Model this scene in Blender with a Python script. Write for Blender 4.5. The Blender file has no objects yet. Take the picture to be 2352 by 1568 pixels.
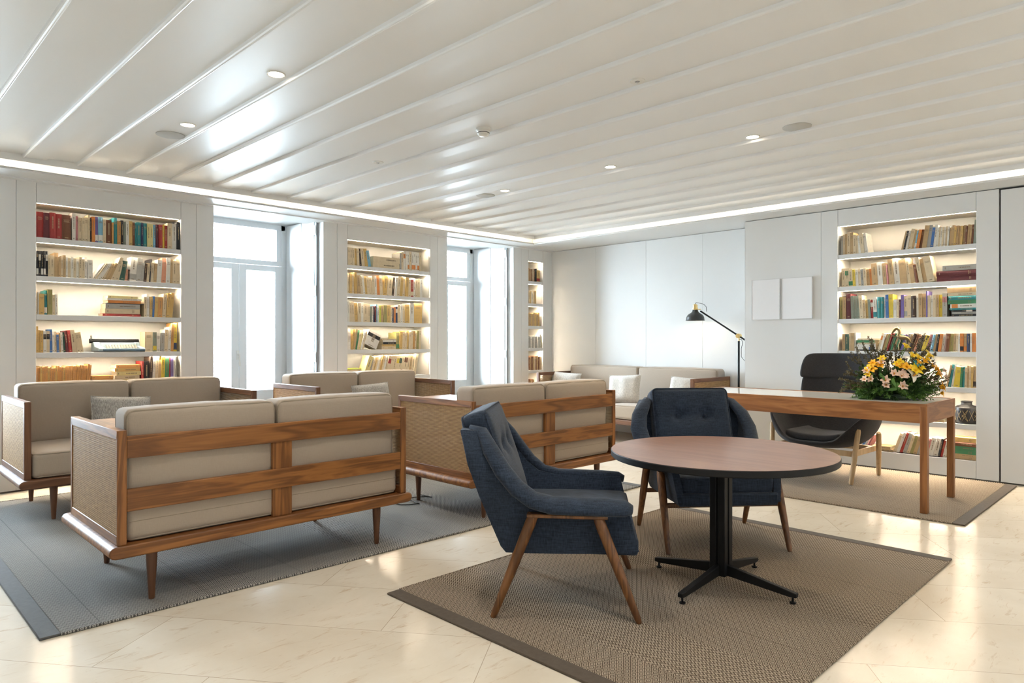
import bpy, bmesh, math, random
from mathutils import Vector, Matrix
R = math.radians
SC = bpy.context.scene
COL = SC.collection
random.seed(7)
# ------------------------------------------------------------------ camera, world, exposure
F_PX = 1582.0; CAM_H = 1.2; YAW = R(45.2)
cam = bpy.data.cameras.new('camera'); cam.sensor_width = 36; cam.lens = 36 * F_PX / 2352
cam.clip_start = 0.05; cam.clip_end = 200
camo = bpy.data.objects.new('camera', cam); COL.objects.link(camo)
camo.location = (0, 0, CAM_H); camo.rotation_euler = (R(90), 0, YAW - R(90))
SC.camera = camo
SC.view_settings.view_transform = 'Standard'; SC.view_settings.look = 'None'
SC.view_settings.gamma = 1; SC.view_settings.use_curve_mapping = False
SC.view_settings.exposure = 0.48
SC.cycles.use_denoising = True
SC.cycles.max_bounces = 10; SC.cycles.diffuse_bounces = 6; SC.cycles.glossy_bounces = 4
SC.cycles.transparent_max_bounces = 12; SC.cycles.sample_clamp_indirect = 6
SC.cycles.caustics_reflective = False; SC.cycles.caustics_refractive = False
W = bpy.data.worlds.new('world'); SC.world = W; W.use_nodes = True
W.node_tree.nodes['Background'].inputs[0].default_value = (0.75, 0.885, 1.0, 1)
W.node_tree.nodes['Background'].inputs[1].default_value = 66.0
WARM = (1.0, 0.84, 0.62); SOFTW = (1.0, 0.83, 0.60)
K_SHELF = 12.5; K_COVE = 2.6; K_SPOT = 42.0; K_LAMP = 2.4

def portal(x, z, w, h, y):
    l = bpy.data.lights.new('daylight_portal', 'AREA'); l.shape = 'RECTANGLE'; l.size = w; l.size_y = h
    l.cycles.is_portal = True
    o = bpy.data.objects.new('daylight_portal', l); COL.objects.link(o)
    o.location = (x, y, z); o.rotation_euler = (R(-90), 0, 0)
for xc in (0.33, 3.20, 6.085): portal(xc, 1.5, 1.15, 2.1, 7.62)

# ------------------------------------------------------------------ projection helpers (photo pixel -> place on a known wall or floor)
fx, fy = math.cos(YAW), math.sin(YAW); rx, ry = math.sin(YAW), -math.cos(YAW)
def on_y(px, Y):
    k = (px - 1176) / F_PX; d = Y / (fy + k * ry); return d * (fx + k * rx), d
def on_x(px, X):
    k = (px - 1176) / F_PX; d = X / (fx + k * rx); return d * (fy + k * ry), d

# ------------------------------------------------------------------ materials
MATS = {}
def nmat(name):
    m = bpy.data.materials.new(name); m.use_nodes = True
    nt = m.node_tree; b = nt.nodes['Principled BSDF']; MATS[name] = m
    return m, nt, b
def N(nt, t, **kw):
    n = nt.nodes.new(t)
    for k, v in kw.items(): setattr(n, k, v)
    return n
def L(nt, a, b): nt.links.new(a, b)
def math_n(nt, op, a, b=None, clamp=False):
    n = N(nt, 'ShaderNodeMath', operation=op, use_clamp=clamp)
    for i, v in enumerate((a, b)):
        if v is None: continue
        if isinstance(v, (int, float)): n.inputs[i].default_value = v
        else: L(nt, v, n.inputs[i])
    return n.outputs[0]
def mixc(nt, fac, a, b):
    n = N(nt, 'ShaderNodeMix', data_type='RGBA')
    if isinstance(fac, (int, float)): n.inputs[0].default_value = fac
    else: L(nt, fac, n.inputs[0])
    for i, v in ((6, a), (7, b)):
        if isinstance(v, tuple): n.inputs[i].default_value = v + (1,) if len(v) == 3 else v
        else: L(nt, v, n.inputs[i])
    return n.outputs[2]
def ramp(nt, fac, stops):
    n = N(nt, 'ShaderNodeValToRGB'); L(nt, fac, n.inputs[0]); e = n.color_ramp.elements
    while len(e) < len(stops): e.new(0.5)
    for el, (p, c) in zip(e, stops): el.position = p; el.color = c + (1,) if len(c) == 3 else c
    return n.outputs[0]
def objco(nt, scale=(1, 1, 1), rot=(0, 0, 0)):
    t = N(nt, 'ShaderNodeTexCoord'); m = N(nt, 'ShaderNodeMapping')
    m.inputs['Scale'].default_value = scale; m.inputs['Rotation'].default_value = rot
    L(nt, t.outputs['Object'], m.inputs[0]); return m.outputs[0]
def noise(nt, co, scale, detail=3, rough=0.5, dist=0.0):
    n = N(nt, 'ShaderNodeTexNoise'); n.inputs['Scale'].default_value = scale
    n.inputs['Detail'].default_value = detail; n.inputs['Roughness'].default_value = rough
    n.inputs['Distortion'].default_value = dist
    L(nt, co, n.inputs['Vector']); return n.outputs[0]
def bump(nt, b, h, strength=0.2, dist=0.01):
    n = N(nt, 'ShaderNodeBump'); n.inputs['Strength'].default_value = strength; n.inputs['Distance'].default_value = dist
    L(nt, h, n.inputs['Height']); L(nt, n.outputs[0], b.inputs['Normal'])
def plain(name, c, rough=0.5, metal=0.0, var=0.06, nscale=20, spec=0.5, bmp=0.0):
    if name in MATS: return MATS[name]
    m, nt, b = nmat(name)
    co = objco(nt); nz = noise(nt, co, nscale)
    lo = tuple(max(0, x * (1 - var)) for x in c); hi = tuple(min(1, x * (1 + var)) for x in c)
    L(nt, mixc(nt, nz, lo, hi), b.inputs['Base Color'])
    b.inputs['Roughness'].default_value = rough; b.inputs['Metallic'].default_value = metal
    b.inputs['Specular IOR Level'].default_value = spec
    if bmp: bump(nt, b, nz, bmp, 0.004)
    return m
def emis(name, c, s):
    m, nt, b = nmat(name)
    b.inputs['Base Color'].default_value = (0.9, 0.9, 0.9, 1)
    b.inputs['Emission Color'].default_value = c + (1,); b.inputs['Emission Strength'].default_value = s
    return m
WALL = plain('white_satin_paint', (0.765, 0.77, 0.765), 0.45, var=0.01, nscale=3)
NICHE = plain('cream_white_paint', (0.84, 0.815, 0.76), 0.5, var=0.01, nscale=3)
SHELFM = plain('shelf_paint', (0.72, 0.73, 0.73), 0.45, var=0.01, nscale=3)
CEIL = plain('ceiling_paint', (0.82, 0.82, 0.81), 0.42, var=0.012, nscale=2.5, spec=0.6)
FRAMEP = plain('window_frame_paint', (0.78, 0.81, 0.83), 0.35, var=0.01, nscale=3)
GAP = plain('dark_gap', (0.06, 0.055, 0.05), 0.8)
BLACK = plain('black_powder_coat', (0.008, 0.008, 0.009), 0.45, var=0.1, spec=0.25)
STEEL = plain('steel', (0.6, 0.6, 0.6), 0.3, 1.0)
BRASS = plain('brass', (0.80, 0.58, 0.25), 0.28, 1.0)
PLASTIC = plain('white_plastic', (0.78, 0.77, 0.73), 0.35)
GREYGRILL = plain('speaker_grille', (0.52, 0.52, 0.50), 0.7)
WHITEGLOSS = plain('white_back_painted_glass', (0.78, 0.77, 0.74), 0.05, var=0.01)
PICT = plain('white_canvas', (0.88, 0.88, 0.90), 0.6, var=0.01)
GROUND = plain('pale_bounce_ground', (0.6, 0.6, 0.58), 0.8)
LED = emis('shelf_led', WARM, K_SHELF * 14); COVE = emis('cove_led', (1.0, 0.86, 0.66), K_COVE * 5)
BULB = emis('downlight_glow', (1.0, 0.86, 0.66), 14.0); LBULB = emis('lamp_bulb', SOFTW, 12.0)

def wood(name, c1, c2, axis=0, rough=0.48, k=1.0, fine=1.0):
    m, nt, b = nmat(name)
    sc = [8 * k, 8 * k, 8 * k]; sc[axis] = .75 * k
    co = objco(nt, tuple(sc))
    n1 = noise(nt, co, 1.6, 4, 0.5, 0.9)
    sc2 = [110 * fine] * 3; sc2[axis] = 3.0
    n2 = noise(nt, objco(nt, tuple(sc2)), 1.0, 2)
    band = math_n(nt, 'SINE', math_n(nt, 'MULTIPLY', n1, 24.0))
    band = math_n(nt, 'ADD', math_n(nt, 'MULTIPLY', band, 0.28), 0.5)
    f = math_n(nt, 'ADD', math_n(nt, 'MULTIPLY', band, 0.66), math_n(nt, 'MULTIPLY', n2, 0.34), True)
    L(nt, ramp(nt, f, [(0.15, c1), (0.85, c2)]), b.inputs['Base Color'])
    b.inputs['Roughness'].default_value = rough
    bump(nt, b, n2, 0.08, 0.002)
    return m
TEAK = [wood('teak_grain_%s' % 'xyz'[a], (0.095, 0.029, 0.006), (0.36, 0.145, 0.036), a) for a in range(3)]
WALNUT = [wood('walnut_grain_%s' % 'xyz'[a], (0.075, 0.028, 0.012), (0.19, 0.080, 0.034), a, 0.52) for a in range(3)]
DESKW = [wood('desk_teak_%s' % 'xyz'[a], (0.15, 0.052, 0.015), (0.36, 0.155, 0.05), a, 0.42) for a in range(3)]
TTOP = wood('table_top_veneer', (0.22, 0.105, 0.065), (0.33, 0.175, 0.115), 1, 0.28, 0.7)
ASH = wood('ash_wood', (0.50, 0.33, 0.17), (0.68, 0.49, 0.28), 2, 0.45)
CHLEG = wood('stained_oak', (0.055, 0.019, 0.006), (0.24, 0.10, 0.032), 2, 0.35, 1.4)

def fabric(name, c, var=0.25, scale=900, cross=True, bs=0.35, slub=0.0):
    m, nt, b = nmat(name)
    co = objco(nt)
    a = noise(nt, objco(nt, (1, 1, 0.08)), scale, 2); d = noise(nt, objco(nt, (0.08, 0.08, 1)), scale, 2)
    f = math_n(nt, 'MULTIPLY', math_n(nt, 'ADD', a, d), 0.5) if cross else noise(nt, objco(nt, (1, 1, .22)), scale, 3, .6)
    big = noise(nt, co, 6, 3)
    f2 = math_n(nt, 'ADD', math_n(nt, 'MULTIPLY', f, 0.85), math_n(nt, 'MULTIPLY', big, 0.15))
    lo = tuple(x * (1 - var) for x in c); hi = tuple(min(1, x * (1 + var)) for x in c)
    L(nt, ramp(nt, f2, [(0.32, lo), (0.68, hi)]), b.inputs['Base Color'])
    b.inputs['Roughness'].default_value = 0.9; b.inputs['Specular IOR Level'].default_value = 0.2
    b.inputs['Sheen Weight'].default_value = 0.12; b.inputs['Sheen Roughness'].default_value = 0.5
    bump(nt, b, f, bs, 0.002)
    return m
TAUPE = fabric('taupe_canvas', (0.385, 0.32, 0.26), 0.05, 500)
PIPE = fabric('taupe_piping', (0.30, 0.25, 0.195), 0.05, 500)
NAVY = fabric('navy_linen', (0.023, 0.034, 0.056), 0.6, 260, bs=0.5)
CHAR = fabric('charcoal_wool', (0.032, 0.031, 0.033), 0.55, 700, bs=0.5)
TWEED = fabric('grey_tweed', (0.36, 0.345, 0.325), 0.5, 230, cross=False, bs=0.5)
TWEEDL = fabric('pale_tweed', (0.58, 0.555, 0.52), 0.3, 230, cross=False, bs=0.5)

def cane_mat():
    m, nt, b = nmat('woven_cane')
    t = N(nt, 'ShaderNodeTexCoord'); s = N(nt, 'ShaderNodeSeparateXYZ'); L(nt, t.outputs['Object'], s.inputs[0])
    def tri(sock, k): return math_n(nt, 'PINGPONG', math_n(nt, 'MULTIPLY', sock, k), 0.5)
    xy = math_n(nt, 'ADD', s.outputs[0], s.outputs[1])
    a = tri(xy, 110.0); c = tri(s.outputs[2], 110.0)
    hole = math_n(nt, 'MULTIPLY', math_n(nt, 'GREATER_THAN', a, 0.31), math_n(nt, 'GREATER_THAN', c, 0.31))
    diag = tri(math_n(nt, 'ADD', xy, s.outputs[2]), 110.0)
    f = math_n(nt, 'ADD', a, math_n(nt, 'ADD', c, math_n(nt, 'MULTIPLY', diag, 0.6)))
    nz = noise(nt, objco(nt, (3, 3, 20)), 6, 4)
    colr = ramp(nt, math_n(nt, 'ADD', math_n(nt, 'MULTIPLY', f, 0.5), math_n(nt, 'MULTIPLY', nz, 0.35)),
                [(0.35, (0.15, 0.075, 0.028)), (0.75, (0.68, 0.43, 0.20))])
    L(nt, colr, b.inputs['Base Color']); b.inputs['Roughness'].default_value = 0.7; b.inputs['Specular IOR Level'].default_value = 0.2
    bump(nt, b, f, 0.6, 0.004)
    tr = N(nt, 'ShaderNodeBsdfTransparent'); mx = N(nt, 'ShaderNodeMixShader')
    L(nt, hole, mx.inputs[0]); L(nt, b.outputs[0], mx.inputs[1]); L(nt, tr.outputs[0], mx.inputs[2])
    L(nt, mx.outputs[0], nt.nodes['Material Output'].inputs[0])
    return m
CANE = cane_mat()

def floor_mat():
    m, nt, b = nmat('beige_marble_tiles')
    t = N(nt, 'ShaderNodeTexCoord'); s = N(nt, 'ShaderNodeSeparateXYZ'); L(nt, t.outputs['Object'], s.inputs[0])
    X, Y = s.outputs[0], s.outputs[1]
    u = math_n(nt, 'ADD', math_n(nt, 'MULTIPLY', X, -0.592), math_n(nt, 'MULTIPLY', Y, 0.806))
    c = math_n(nt, 'ADD', math_n(nt, 'MULTIPLY', X, 0.806), math_n(nt, 'MULTIPLY', Y, 0.592))
    rowf = math_n(nt, 'DIVIDE', math_n(nt, 'SUBTRACT', c, 2.268), 0.47)
    row = math_n(nt, 'FLOOR', rowf)
    v = math_n(nt, 'PINGPONG', math_n(nt, 'SUBTRACT', rowf, row), 0.5)
    uu = math_n(nt, 'DIVIDE', math_n(nt, 'SUBTRACT', math_n(nt, 'SUBTRACT', u, 0.508), math_n(nt, 'MULTIPLY', row, 0.472)), 1.416)
    tile = math_n(nt, 'FLOOR', uu)
    w = math_n(nt, 'PINGPONG', math_n(nt, 'SUBTRACT', uu, tile), 0.5)
    g = math_n(nt, 'MAXIMUM', math_n(nt, 'LESS_THAN', v, 0.0030), math_n(nt, 'LESS_THAN', w, 0.0010))
    cb = N(nt, 'ShaderNodeCombineXYZ'); L(nt, row, cb.inputs[0]); L(nt, tile, cb.inputs[1])
    wn = N(nt, 'ShaderNodeTexWhiteNoise'); L(nt, cb.outputs[0], wn.inputs[0])
    va = N(nt, 'ShaderNodeVectorMath', operation='ADD'); L(nt, t.outputs['Object'], va.inputs[0]); 
    vs = N(nt, 'ShaderNodeVectorMath', operation='SCALE'); L(nt, wn.outputs['Color'], vs.inputs[0]); vs.inputs['Scale'].default_value = 9
    L(nt, vs.outputs[0], va.inputs[1])
    mp = N(nt, 'ShaderNodeMapping'); mp.inputs['Rotation'].default_value = (0, 0, R(-25)); mp.inputs['Scale'].default_value = (2.2, 9, 1)
    L(nt, va.outputs[0], mp.inputs[0])
    cloud = noise(nt, va.outputs[0], 2.2, 5, 0.6, 0.5)
    fleck = noise(nt, mp.outputs[0], 3.2, 6, 0.7, 0.6)
    base = ramp(nt, cloud, [(0.3, (0.65, 0.58, 0.475)), (0.7, (0.75, 0.695, 0.60))])
    fl = ramp(nt, fleck, [(0.57, (0, 0, 0)), (0.70, (1, 1, 1))])
    base = mixc(nt, math_n(nt, 'MULTIPLY', fl, 0.52), base, (0.42, 0.26, 0.13))
    base = mixc(nt, math_n(nt, 'MULTIPLY', wn.outputs[0], 0.12), base, (0.66, 0.58, 0.46))
    base = mixc(nt, g, base, (0.42, 0.345, 0.26))
    L(nt, base, b.inputs['Base Color'])
    b.inputs['Roughness'].default_value = 0.16; b.inputs['Specular IOR Level'].default_value = 0.45
    return m
FLOOR = floor_mat()

def rug_mat(name, c1, c2):
    m, nt, b = nmat(name)
    t = N(nt, 'ShaderNodeTexCoord'); s = N(nt, 'ShaderNodeSeparateXYZ'); L(nt, t.outputs['Object'], s.inputs[0])
    X, Y = s.outputs[0], s.outputs[1]
    def tri(sock, per): return math_n(nt, 'PINGPONG', math_n(nt, 'DIVIDE', sock, per), 0.5)
    band = math_n(nt, 'GREATER_THAN', tri(X, 0.92), 0.34)
    seam = math_n(nt, 'LESS_THAN', tri(math_n(nt, 'ADD', X, 0.1), 0.46), 0.006)
    a = math_n(nt, 'MULTIPLY', tri(X, 0.044), 2.0); c = math_n(nt, 'MULTIPLY', tri(Y, 0.031), 2.0)
    dia = math_n(nt, 'ADD', a, c)
    f1 = math_n(nt, 'MULTIPLY', tri(dia, 0.5), 2.0)
    sh = math_n(nt, 'ADD', math_n(nt, 'DIVIDE', Y, 0.016), math_n(nt, 'MULTIPLY', tri(X, 0.026), 2.2))
    f2 = math_n(nt, 'MULTIPLY', math_n(nt, 'PINGPONG', sh, 0.5), 2.0)
    mx = N(nt, 'ShaderNodeMix'); L(nt, band, mx.inputs[0]); L(nt, f1, mx.inputs[2]); L(nt, f2, mx.inputs[3])
    nz = noise(nt, objco(nt), 300, 2)
    f = math_n(nt, 'ADD', mx.outputs[0], math_n(nt, 'MULTIPLY', math_n(nt, 'SUBTRACT', nz, 0.5), 0.3))
    L(nt, mixc(nt, math_n(nt, 'MULTIPLY', seam, 0.45), ramp(nt, f, [(0.42, c1), (0.62, c2)]), c1), b.inputs['Base Color'])
    b.inputs['Roughness'].default_value = 0.95; b.inputs['Specular IOR Level'].default_value = 0.1
    bump(nt, b, f, 0.5, 0.004)
    return m
RUGG = rug_mat('grey_woven_rug', (0.080, 0.078, 0.077), (0.36, 0.345, 0.32))
RUGB = rug_mat('brown_woven_rug', (0.095, 0.070, 0.050), (0.42, 0.35, 0.275))
HEMG = fabric('grey_hem', (0.085, 0.083, 0.082), 0.2, 500); HEMB = fabric('brown_hem', (0.09, 0.07, 0.053), 0.2, 500)

def glass_mat():
    m, nt, b = nmat('window_glass'); nt.nodes.remove(b)
    tr = N(nt, 'ShaderNodeBsdfTransparent'); gl = N(nt, 'ShaderNodeBsdfGlossy'); gl.inputs['Roughness'].default_value = 0.02
    fr = N(nt, 'ShaderNodeFresnel'); fr.inputs[0].default_value = 1.45; mx = N(nt, 'ShaderNodeMixShader')
    tr.inputs[0].default_value = (0.97, 0.99, 1, 1)
    L(nt, fr.outputs[0], mx.inputs[0]); L(nt, tr.outputs[0], mx.inputs[1]); L(nt, gl.outputs[0], mx.inputs[2])
    L(nt, mx.outputs[0], nt.nodes['Material Output'].inputs[0]); return m
GLASS = glass_mat()

# ------------------------------------------------------------------ mesh builder
class MB:
    def __init__(s): s.v = []; s.f = []; s.m = []
    def add(s, vs, fs, m=0, M=None):
        o = len(s.v)
        s.v += [tuple(M @ Vector(p)) if M is not None else tuple(p) for p in vs]
        for f in fs: s.f.append(tuple(o + i for i in f)); s.m.append(m)
        return s
    def box(s, x0, x1, y0, y1, z0, z1, m=0, M=None):
        vs = [(x, y, z) for z in (z0, z1) for y in (y0, y1) for x in (x0, x1)]
        return s.add(vs, [(0, 2, 3, 1), (4, 5, 7, 6), (0, 1, 5, 4), (2, 6, 7, 3), (0, 4, 6, 2), (1, 3, 7, 5)], m, M)
    def tube(s, pts, r, n=10, m=0, closed=False, M=None, cap=True, sy=1.0):
        pts = [Vector(p) for p in pts]; k = len(pts)
        rs = r if isinstance(r, (list, tuple)) else [r] * k
        vs = []; up = None
        for i, p in enumerate(pts):
            if closed: t = pts[(i + 1) % k] - pts[i - 1]
            else: t = pts[min(i + 1, k - 1)] - pts[max(i - 1, 0)]
            t.normalize()
            if up is None: up = Vector((0, 0, 1)) if abs(t.z) < 0.9 else Vector((0, 1, 0))
            sd = t.cross(up)
            if sd.length < 1e-5: sd = t.cross(Vector((1, 0, 0)))
            sd.normalize(); up = sd.cross(t).normalized()
            for j in range(n):
                a = 2 * math.pi * j / n
                vs.append(p + sd * (math.cos(a) * rs[i]) + up * (math.sin(a) * rs[i] * sy))
        fs = []
        for i in range(k if closed else k - 1):
            i2 = (i + 1) % k
            for j in range(n): fs.append((i * n + j, i * n + (j + 1) % n, i2 * n + (j + 1) % n, i2 * n + j))
        if cap and not closed: fs += [tuple(range(n))[::-1], tuple((k - 1) * n + j for j in range(n))]
        return s.add(vs, fs, m, M)
    def lathe(s, prof, c=(0, 0, 0), n=24, m=0, M=None, cap=True):
        vs = []; fs = []; k = len(prof)
        for (r, z) in prof:
            for j in range(n):
                a = 2 * math.pi * j / n; vs.append((c[0] + r * math.cos(a), c[1] + r * math.sin(a), c[2] + z))
        for i in range(k - 1):
            for j in range(n): fs.append((i * n + j, i * n + (j + 1) % n, (i + 1) * n + (j + 1) % n, (i + 1) * n + j))
        if cap: fs += [tuple(range(n))[::-1], tuple((k - 1) * n + j for j in range(n))]
        return s.add(vs, fs, m, M)
    def prism(s, poly, a, b, axis='x', m=0, M=None):
        def P(u, v, w): return {'x': (w, u, v), 'y': (u, w, v), 'z': (u, v, w)}[axis]
        n = len(poly); vs = [P(u, v, a) for u, v in poly] + [P(u, v, b) for u, v in poly]
        fs = [tuple(range(n))[::-1], tuple(range(n, 2 * n))] + [(i, (i + 1) % n, n + (i + 1) % n, n + i) for i in range(n)]
        return s.add(vs, fs, m, M)
    def grid(s, rows, m=0, M=None, closeu=False):
        a = len(rows); b = len(rows[0]); vs = [p for r in rows for p in r]; fs = []
        for i in range(a - 1):
            for j in range(b - (0 if closeu else 1)):
                j2 = (j + 1) % b; fs.append((i * b + j, i * b + j2, (i + 1) * b + j2, (i + 1) * b + j))
        return s.add(vs, fs, m, M)
    def cushion(s, cx, cy, cz, sx, sy, sz, r=0.03, bulge=(0, 0, 0), m=0, M=None, n=12, wr=0.0, seed=0):
        hs = (sx / 2, sy / 2, sz / 2); r = min(r, min(hs) * 0.98)
        def vals(h):
            e = [-h + r * (1 - math.cos(t)) for t in (0, R(25), R(50), R(72))] if False else [-h, -h + r * .18, -h + r * .45, -h + r * .75]
            inner = [-(h - r) + 2 * (h - r) * i / n for i in range(n + 1)]
            return e + inner + [-x for x in reversed(e)]
        V = [vals(h) for h in hs]; rnd = random.Random(seed); ph = [rnd.uniform(0, 6) for _ in range(6)]
        def mp(p):
            q = [max(-(hs[i] - r), min(hs[i] - r, p[i])) for i in range(3)]
            d = Vector([p[i] - q[i] for i in range(3)])
            if d.length > 0: d = d.normalized() * r
            o = [q[i] + d[i] for i in range(3)]
            t = [o[i] / hs[i] for i in range(3)]
            for i in range(3):
                j, k = (i + 1) % 3, (i + 2) % 3
                if bulge[i]: o[i] += bulge[i] * t[i] * max(0, 1 - t[j] ** 2) ** .6 * max(0, 1 - t[k] ** 2) ** .6
            if wr:
                w = wr * (math.sin(o[0] * 23 + ph[0]) * math.sin(o[2] * 17 + ph[1]) + .6 * math.sin(o[0] * 51 + o[2] * 33 + ph[2]))
                o[1] += w * t[1]; o[2] += w * t[2] * .8
            return (cx + o[0], cy + o[1], cz + o[2])
        for ax in range(3):
            j, k = (ax + 1) % 3, (ax + 2) % 3
            for sg in (-1, 1):
                rows = []
                for a in V[j]:
                    row = []
                    for b in V[k]:
                        p = [0, 0, 0]; p[ax] = sg * hs[ax]; p[j] = a; p[k] = b; row.append(mp(p))
                    rows.append(row if sg > 0 else row[::-1])
                s.grid(rows, m, M)
        return s
    def obj(s, name, mats, parent=None, loc=None, rot=None, bevel=0, smooth=True, ang=35, merge=True, sub=0, seg=2):
        me = bpy.data.meshes.new(name); me.from_pydata(s.v, [], s.f)
        if not isinstance(mats, (list, tuple)): mats = [mats]
        for m in mats: me.materials.append(m)
        me.polygons.foreach_set('material_index', s.m)
        if merge:
            b = bmesh.new(); b.from_mesh(me); bmesh.ops.remove_doubles(b, verts=b.verts, dist=1e-5)
            bmesh.ops.recalc_face_normals(b, faces=b.faces); b.to_mesh(me); b.free()
        if smooth:
            me.polygons.foreach_set('use_smooth', [True] * len(me.polygons)); me.set_sharp_from_angle(angle=R(ang))
        o = bpy.data.objects.new(name, me); COL.objects.link(o)
        if parent: o.parent = parent
        if loc: o.location = loc
        if rot: o.rotation_euler = rot
        if bevel:
            bv = o.modifiers.new('bevel', 'BEVEL'); bv.width = bevel; bv.segments = seg; bv.limit_method = 'ANGLE'; bv.angle_limit = R(40)
        if sub:
            sb = o.modifiers.new('sub', 'SUBSURF'); sb.levels = sub; sb.render_levels = sub
        return o
def thing(name, label, cat, loc=(0, 0, 0), rotz=0, group=None):
    o = bpy.data.objects.new(name, None); COL.objects.link(o); o.empty_display_size = .1
    o.location = loc; o.rotation_euler = (0, 0, rotz); o['label'] = label; o['category'] = cat
    if group: o['group'] = group
    return o
def tag(o, label, cat, group=None, kind=None):
    o['label'] = label; o['category'] = cat
    if group: o['group'] = group
    if kind: o['kind'] = kind
    return o
def struct(o, label=None):
    o['kind'] = 'structure'
    if label: o['label'] = label
    return o
def rloop(w, h, r, n=4):
    out = []
    for cx, cy, a0 in ((w - r, h - r, 0), (-w + r, h - r, 90), (-w + r, -h + r, 180), (w - r, -h + r, 270)):
        for i in range(n + 1):
            a = R(a0 + 90 * i / n); out.append((cx + r * math.cos(a), cy + r * math.sin(a)))
    return out

# ------------------------------------------------------------------ room shell
YA, XB, XR = 6.69, 7.05, 7.46
X0, Y0, ZC, ZS = -2.6, -2.6, 2.60, 2.50
struct(MB().box(X0, 7.7, Y0, 7.62, -0.1, 0).obj('floor', FLOOR, smooth=False), 'beige marble floor of long tiles laid on the diagonal')
struct(MB().box(-14, 22, 7.62, 22, -0.15, -0.03).obj('ground_outside', GROUND, smooth=False), 'pale ground outside the windows, added to bounce daylight')  # plane added to bounce daylight in through the windows
# ceiling boards: raised and lowered boards running along the depth, beaded on one edge
prof = []; x = 1.055 - 0.3555 * 11
xs_end = 6.70
prof.append((X0 - .1, ZC + .016))
while x < xs_end - .05:
    if x > X0:
        prof += [(x - .012, ZC + .017), (x - .010, ZC + .002), (x - .006, ZC - .005), (x, ZC - .0075), (x + .006, ZC - .005), (x + .009, ZC + .001), (x + .012, ZC),
                 (min(x + .145, xs_end), ZC), (min(x + .1455, xs_end), ZC + .017)]
    x += 0.3555
prof.append((xs_end, ZC + .010))
m = MB(); m.grid([[(a, Y0, z) for a, z in prof], [(a, 6.33, z) for a, z in prof]])
m.box(X0 - .1, 7.8, Y0, 7.62, ZC + .14, ZC + .2)
m.box(X0, 6.72, 6.325, 6.335, 2.566, 2.74)      # closing edge above the light slot
m.box(6.70, 6.71, Y0, 6.335, 2.566, 2.74)
struct(m.obj('ceiling', CEIL, merge=False, smooth=False), 'white painted board ceiling with beaded edges')
# soffit with light slot
m = MB()
m.box(X0, XR + .3, 6.352, 7.0, ZS, ZS + .014); m.box(6.725, XR + .3, Y0, 6.352, ZS, ZS + .014)
m.box(X0, XR + .3, 6.352, 6.372, ZS + .014, ZS + .02); m.box(6.725, 6.745, Y0, 6.352, ZS + .014, ZS + .02)
m.box(X0, XR, YA - .07, YA + .1, ZS - .010, ZS); m.box(X0, XR + .3, YA + .005, 7.0, ZS + .014, 2.8)
m.box(XB + .005, XR + .3, Y0, 3.51, ZS + .014, 2.8); m.box(XB + .005, XR + .3, 3.50, 6.69, ZS + .014, 2.8)
struct(m.obj('trim_1', WALL, bevel=.002), 'white soffit and light cove along two walls')
def cove(name, segs, axis, pos):
    for a, b in segs:
        m = MB()
        if axis == 'x': m.box(a, b, pos - .012, pos + .012, 2.516, 2.534)
        else: m.box(pos - .012, pos + .012, a, b, 2.516, 2.534)
        yield m
tA = thing('cove_light', 'warm linear light hidden in the slot above the window wall', 'cove light', (0, 0, 0))
js = [X0] + [round(on_y(p, 6.63)[0], 3) for p in (107, 615, 962)] + [6.9]
for i in range(4):
    for m in cove('', [(js[i] + .10, js[i + 1] - .10)], 'x', 6.61): m.obj('light_tube', COVE, tA, smooth=False)
tB = thing('cove_light', 'warm linear light hidden in the slot above the right bookcase wall', 'cove light', (0, 0, 0))
jb = [6.55] + [round(on_x(p, 6.99)[0], 3) for p in (1186 + 120, 1572, 1985)] + [Y0]
for i in range(4):
    for m in cove('', [(jb[i + 1] + .07, jb[i] - .07)], 'y', 6.98): m.obj('light_tube', COVE, tB, smooth=False)
# cove for the closing of the niche over recess: core walls
def panel(m, a, b, z0, z1, axis, pos, th=.03):
    g = .0011
    if axis == 'x': m.box(a + g, b - g, pos, pos + th, z0, z1)
    else: m.box(pos, pos + th, a + g, b - g, z0, z1)
SKIRT = .012
# wall_back (window wall)
m = MB()
joints = [X0, -1.6, -.55, -.26]
for a, b in zip(joints, joints[1:]): panel(m, a, b, SKIRT, ZS - .006, 'x', YA)
cases = [(1.20, 2.32), (4.08, 5.23), (6.97, 7.27)]
wins = [(-.26, .90), (2.62, 3.78), (5.50, 6.67)]
for a, b in [(.90, 1.065), (1.065, 1.20), (2.32, 2.46), (2.46, 2.62), (3.78, 3.95), (3.95, 4.08), (5.23, 5.35), (5.35, 5.50), (6.67, 6.83), (6.83, 6.97), (7.27, 7.47)]:
    panel(m, a, b, SKIRT, ZS - .006, 'x', YA)
for a, b in cases:
    panel(m, a, b, 2.33, ZS - .006, 'x', YA); panel(m, a, b, SKIRT, .164, 'x', YA)
struct(m.obj('wall_back', WALL, bevel=.0012, seg=1), 'white panelled wall with tall windows and lit bookcases')
m = MB()   # masonry core behind the panels
for a, b in [(X0 - .1, -.26), (.90, 1.185), (2.335, 2.62), (3.78, 4.065), (5.245, 5.50), (6.67, 6.955), (7.285, 7.8)]:
    m.box(a + .001, b - .001, YA + .031, 7.62, 0, 2.8)
for a, b in cases:
    m.box(a - .02, b + .02, 7.04, 7.62, 0, 2.8); m.box(a - .02, b + .02, YA + .031, 7.05, 2.36, 2.8); m.box(a - .02, b + .02, YA + .031, 7.05, 0, .12)
for a, b in wins: m.box(a - .01, b + .01, YA + .031, 7.62, 2.535, 2.8)
struct(m.obj('wall_back_core', WALL, smooth=False), 'masonry and deep white window reveals of the window wall')
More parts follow.
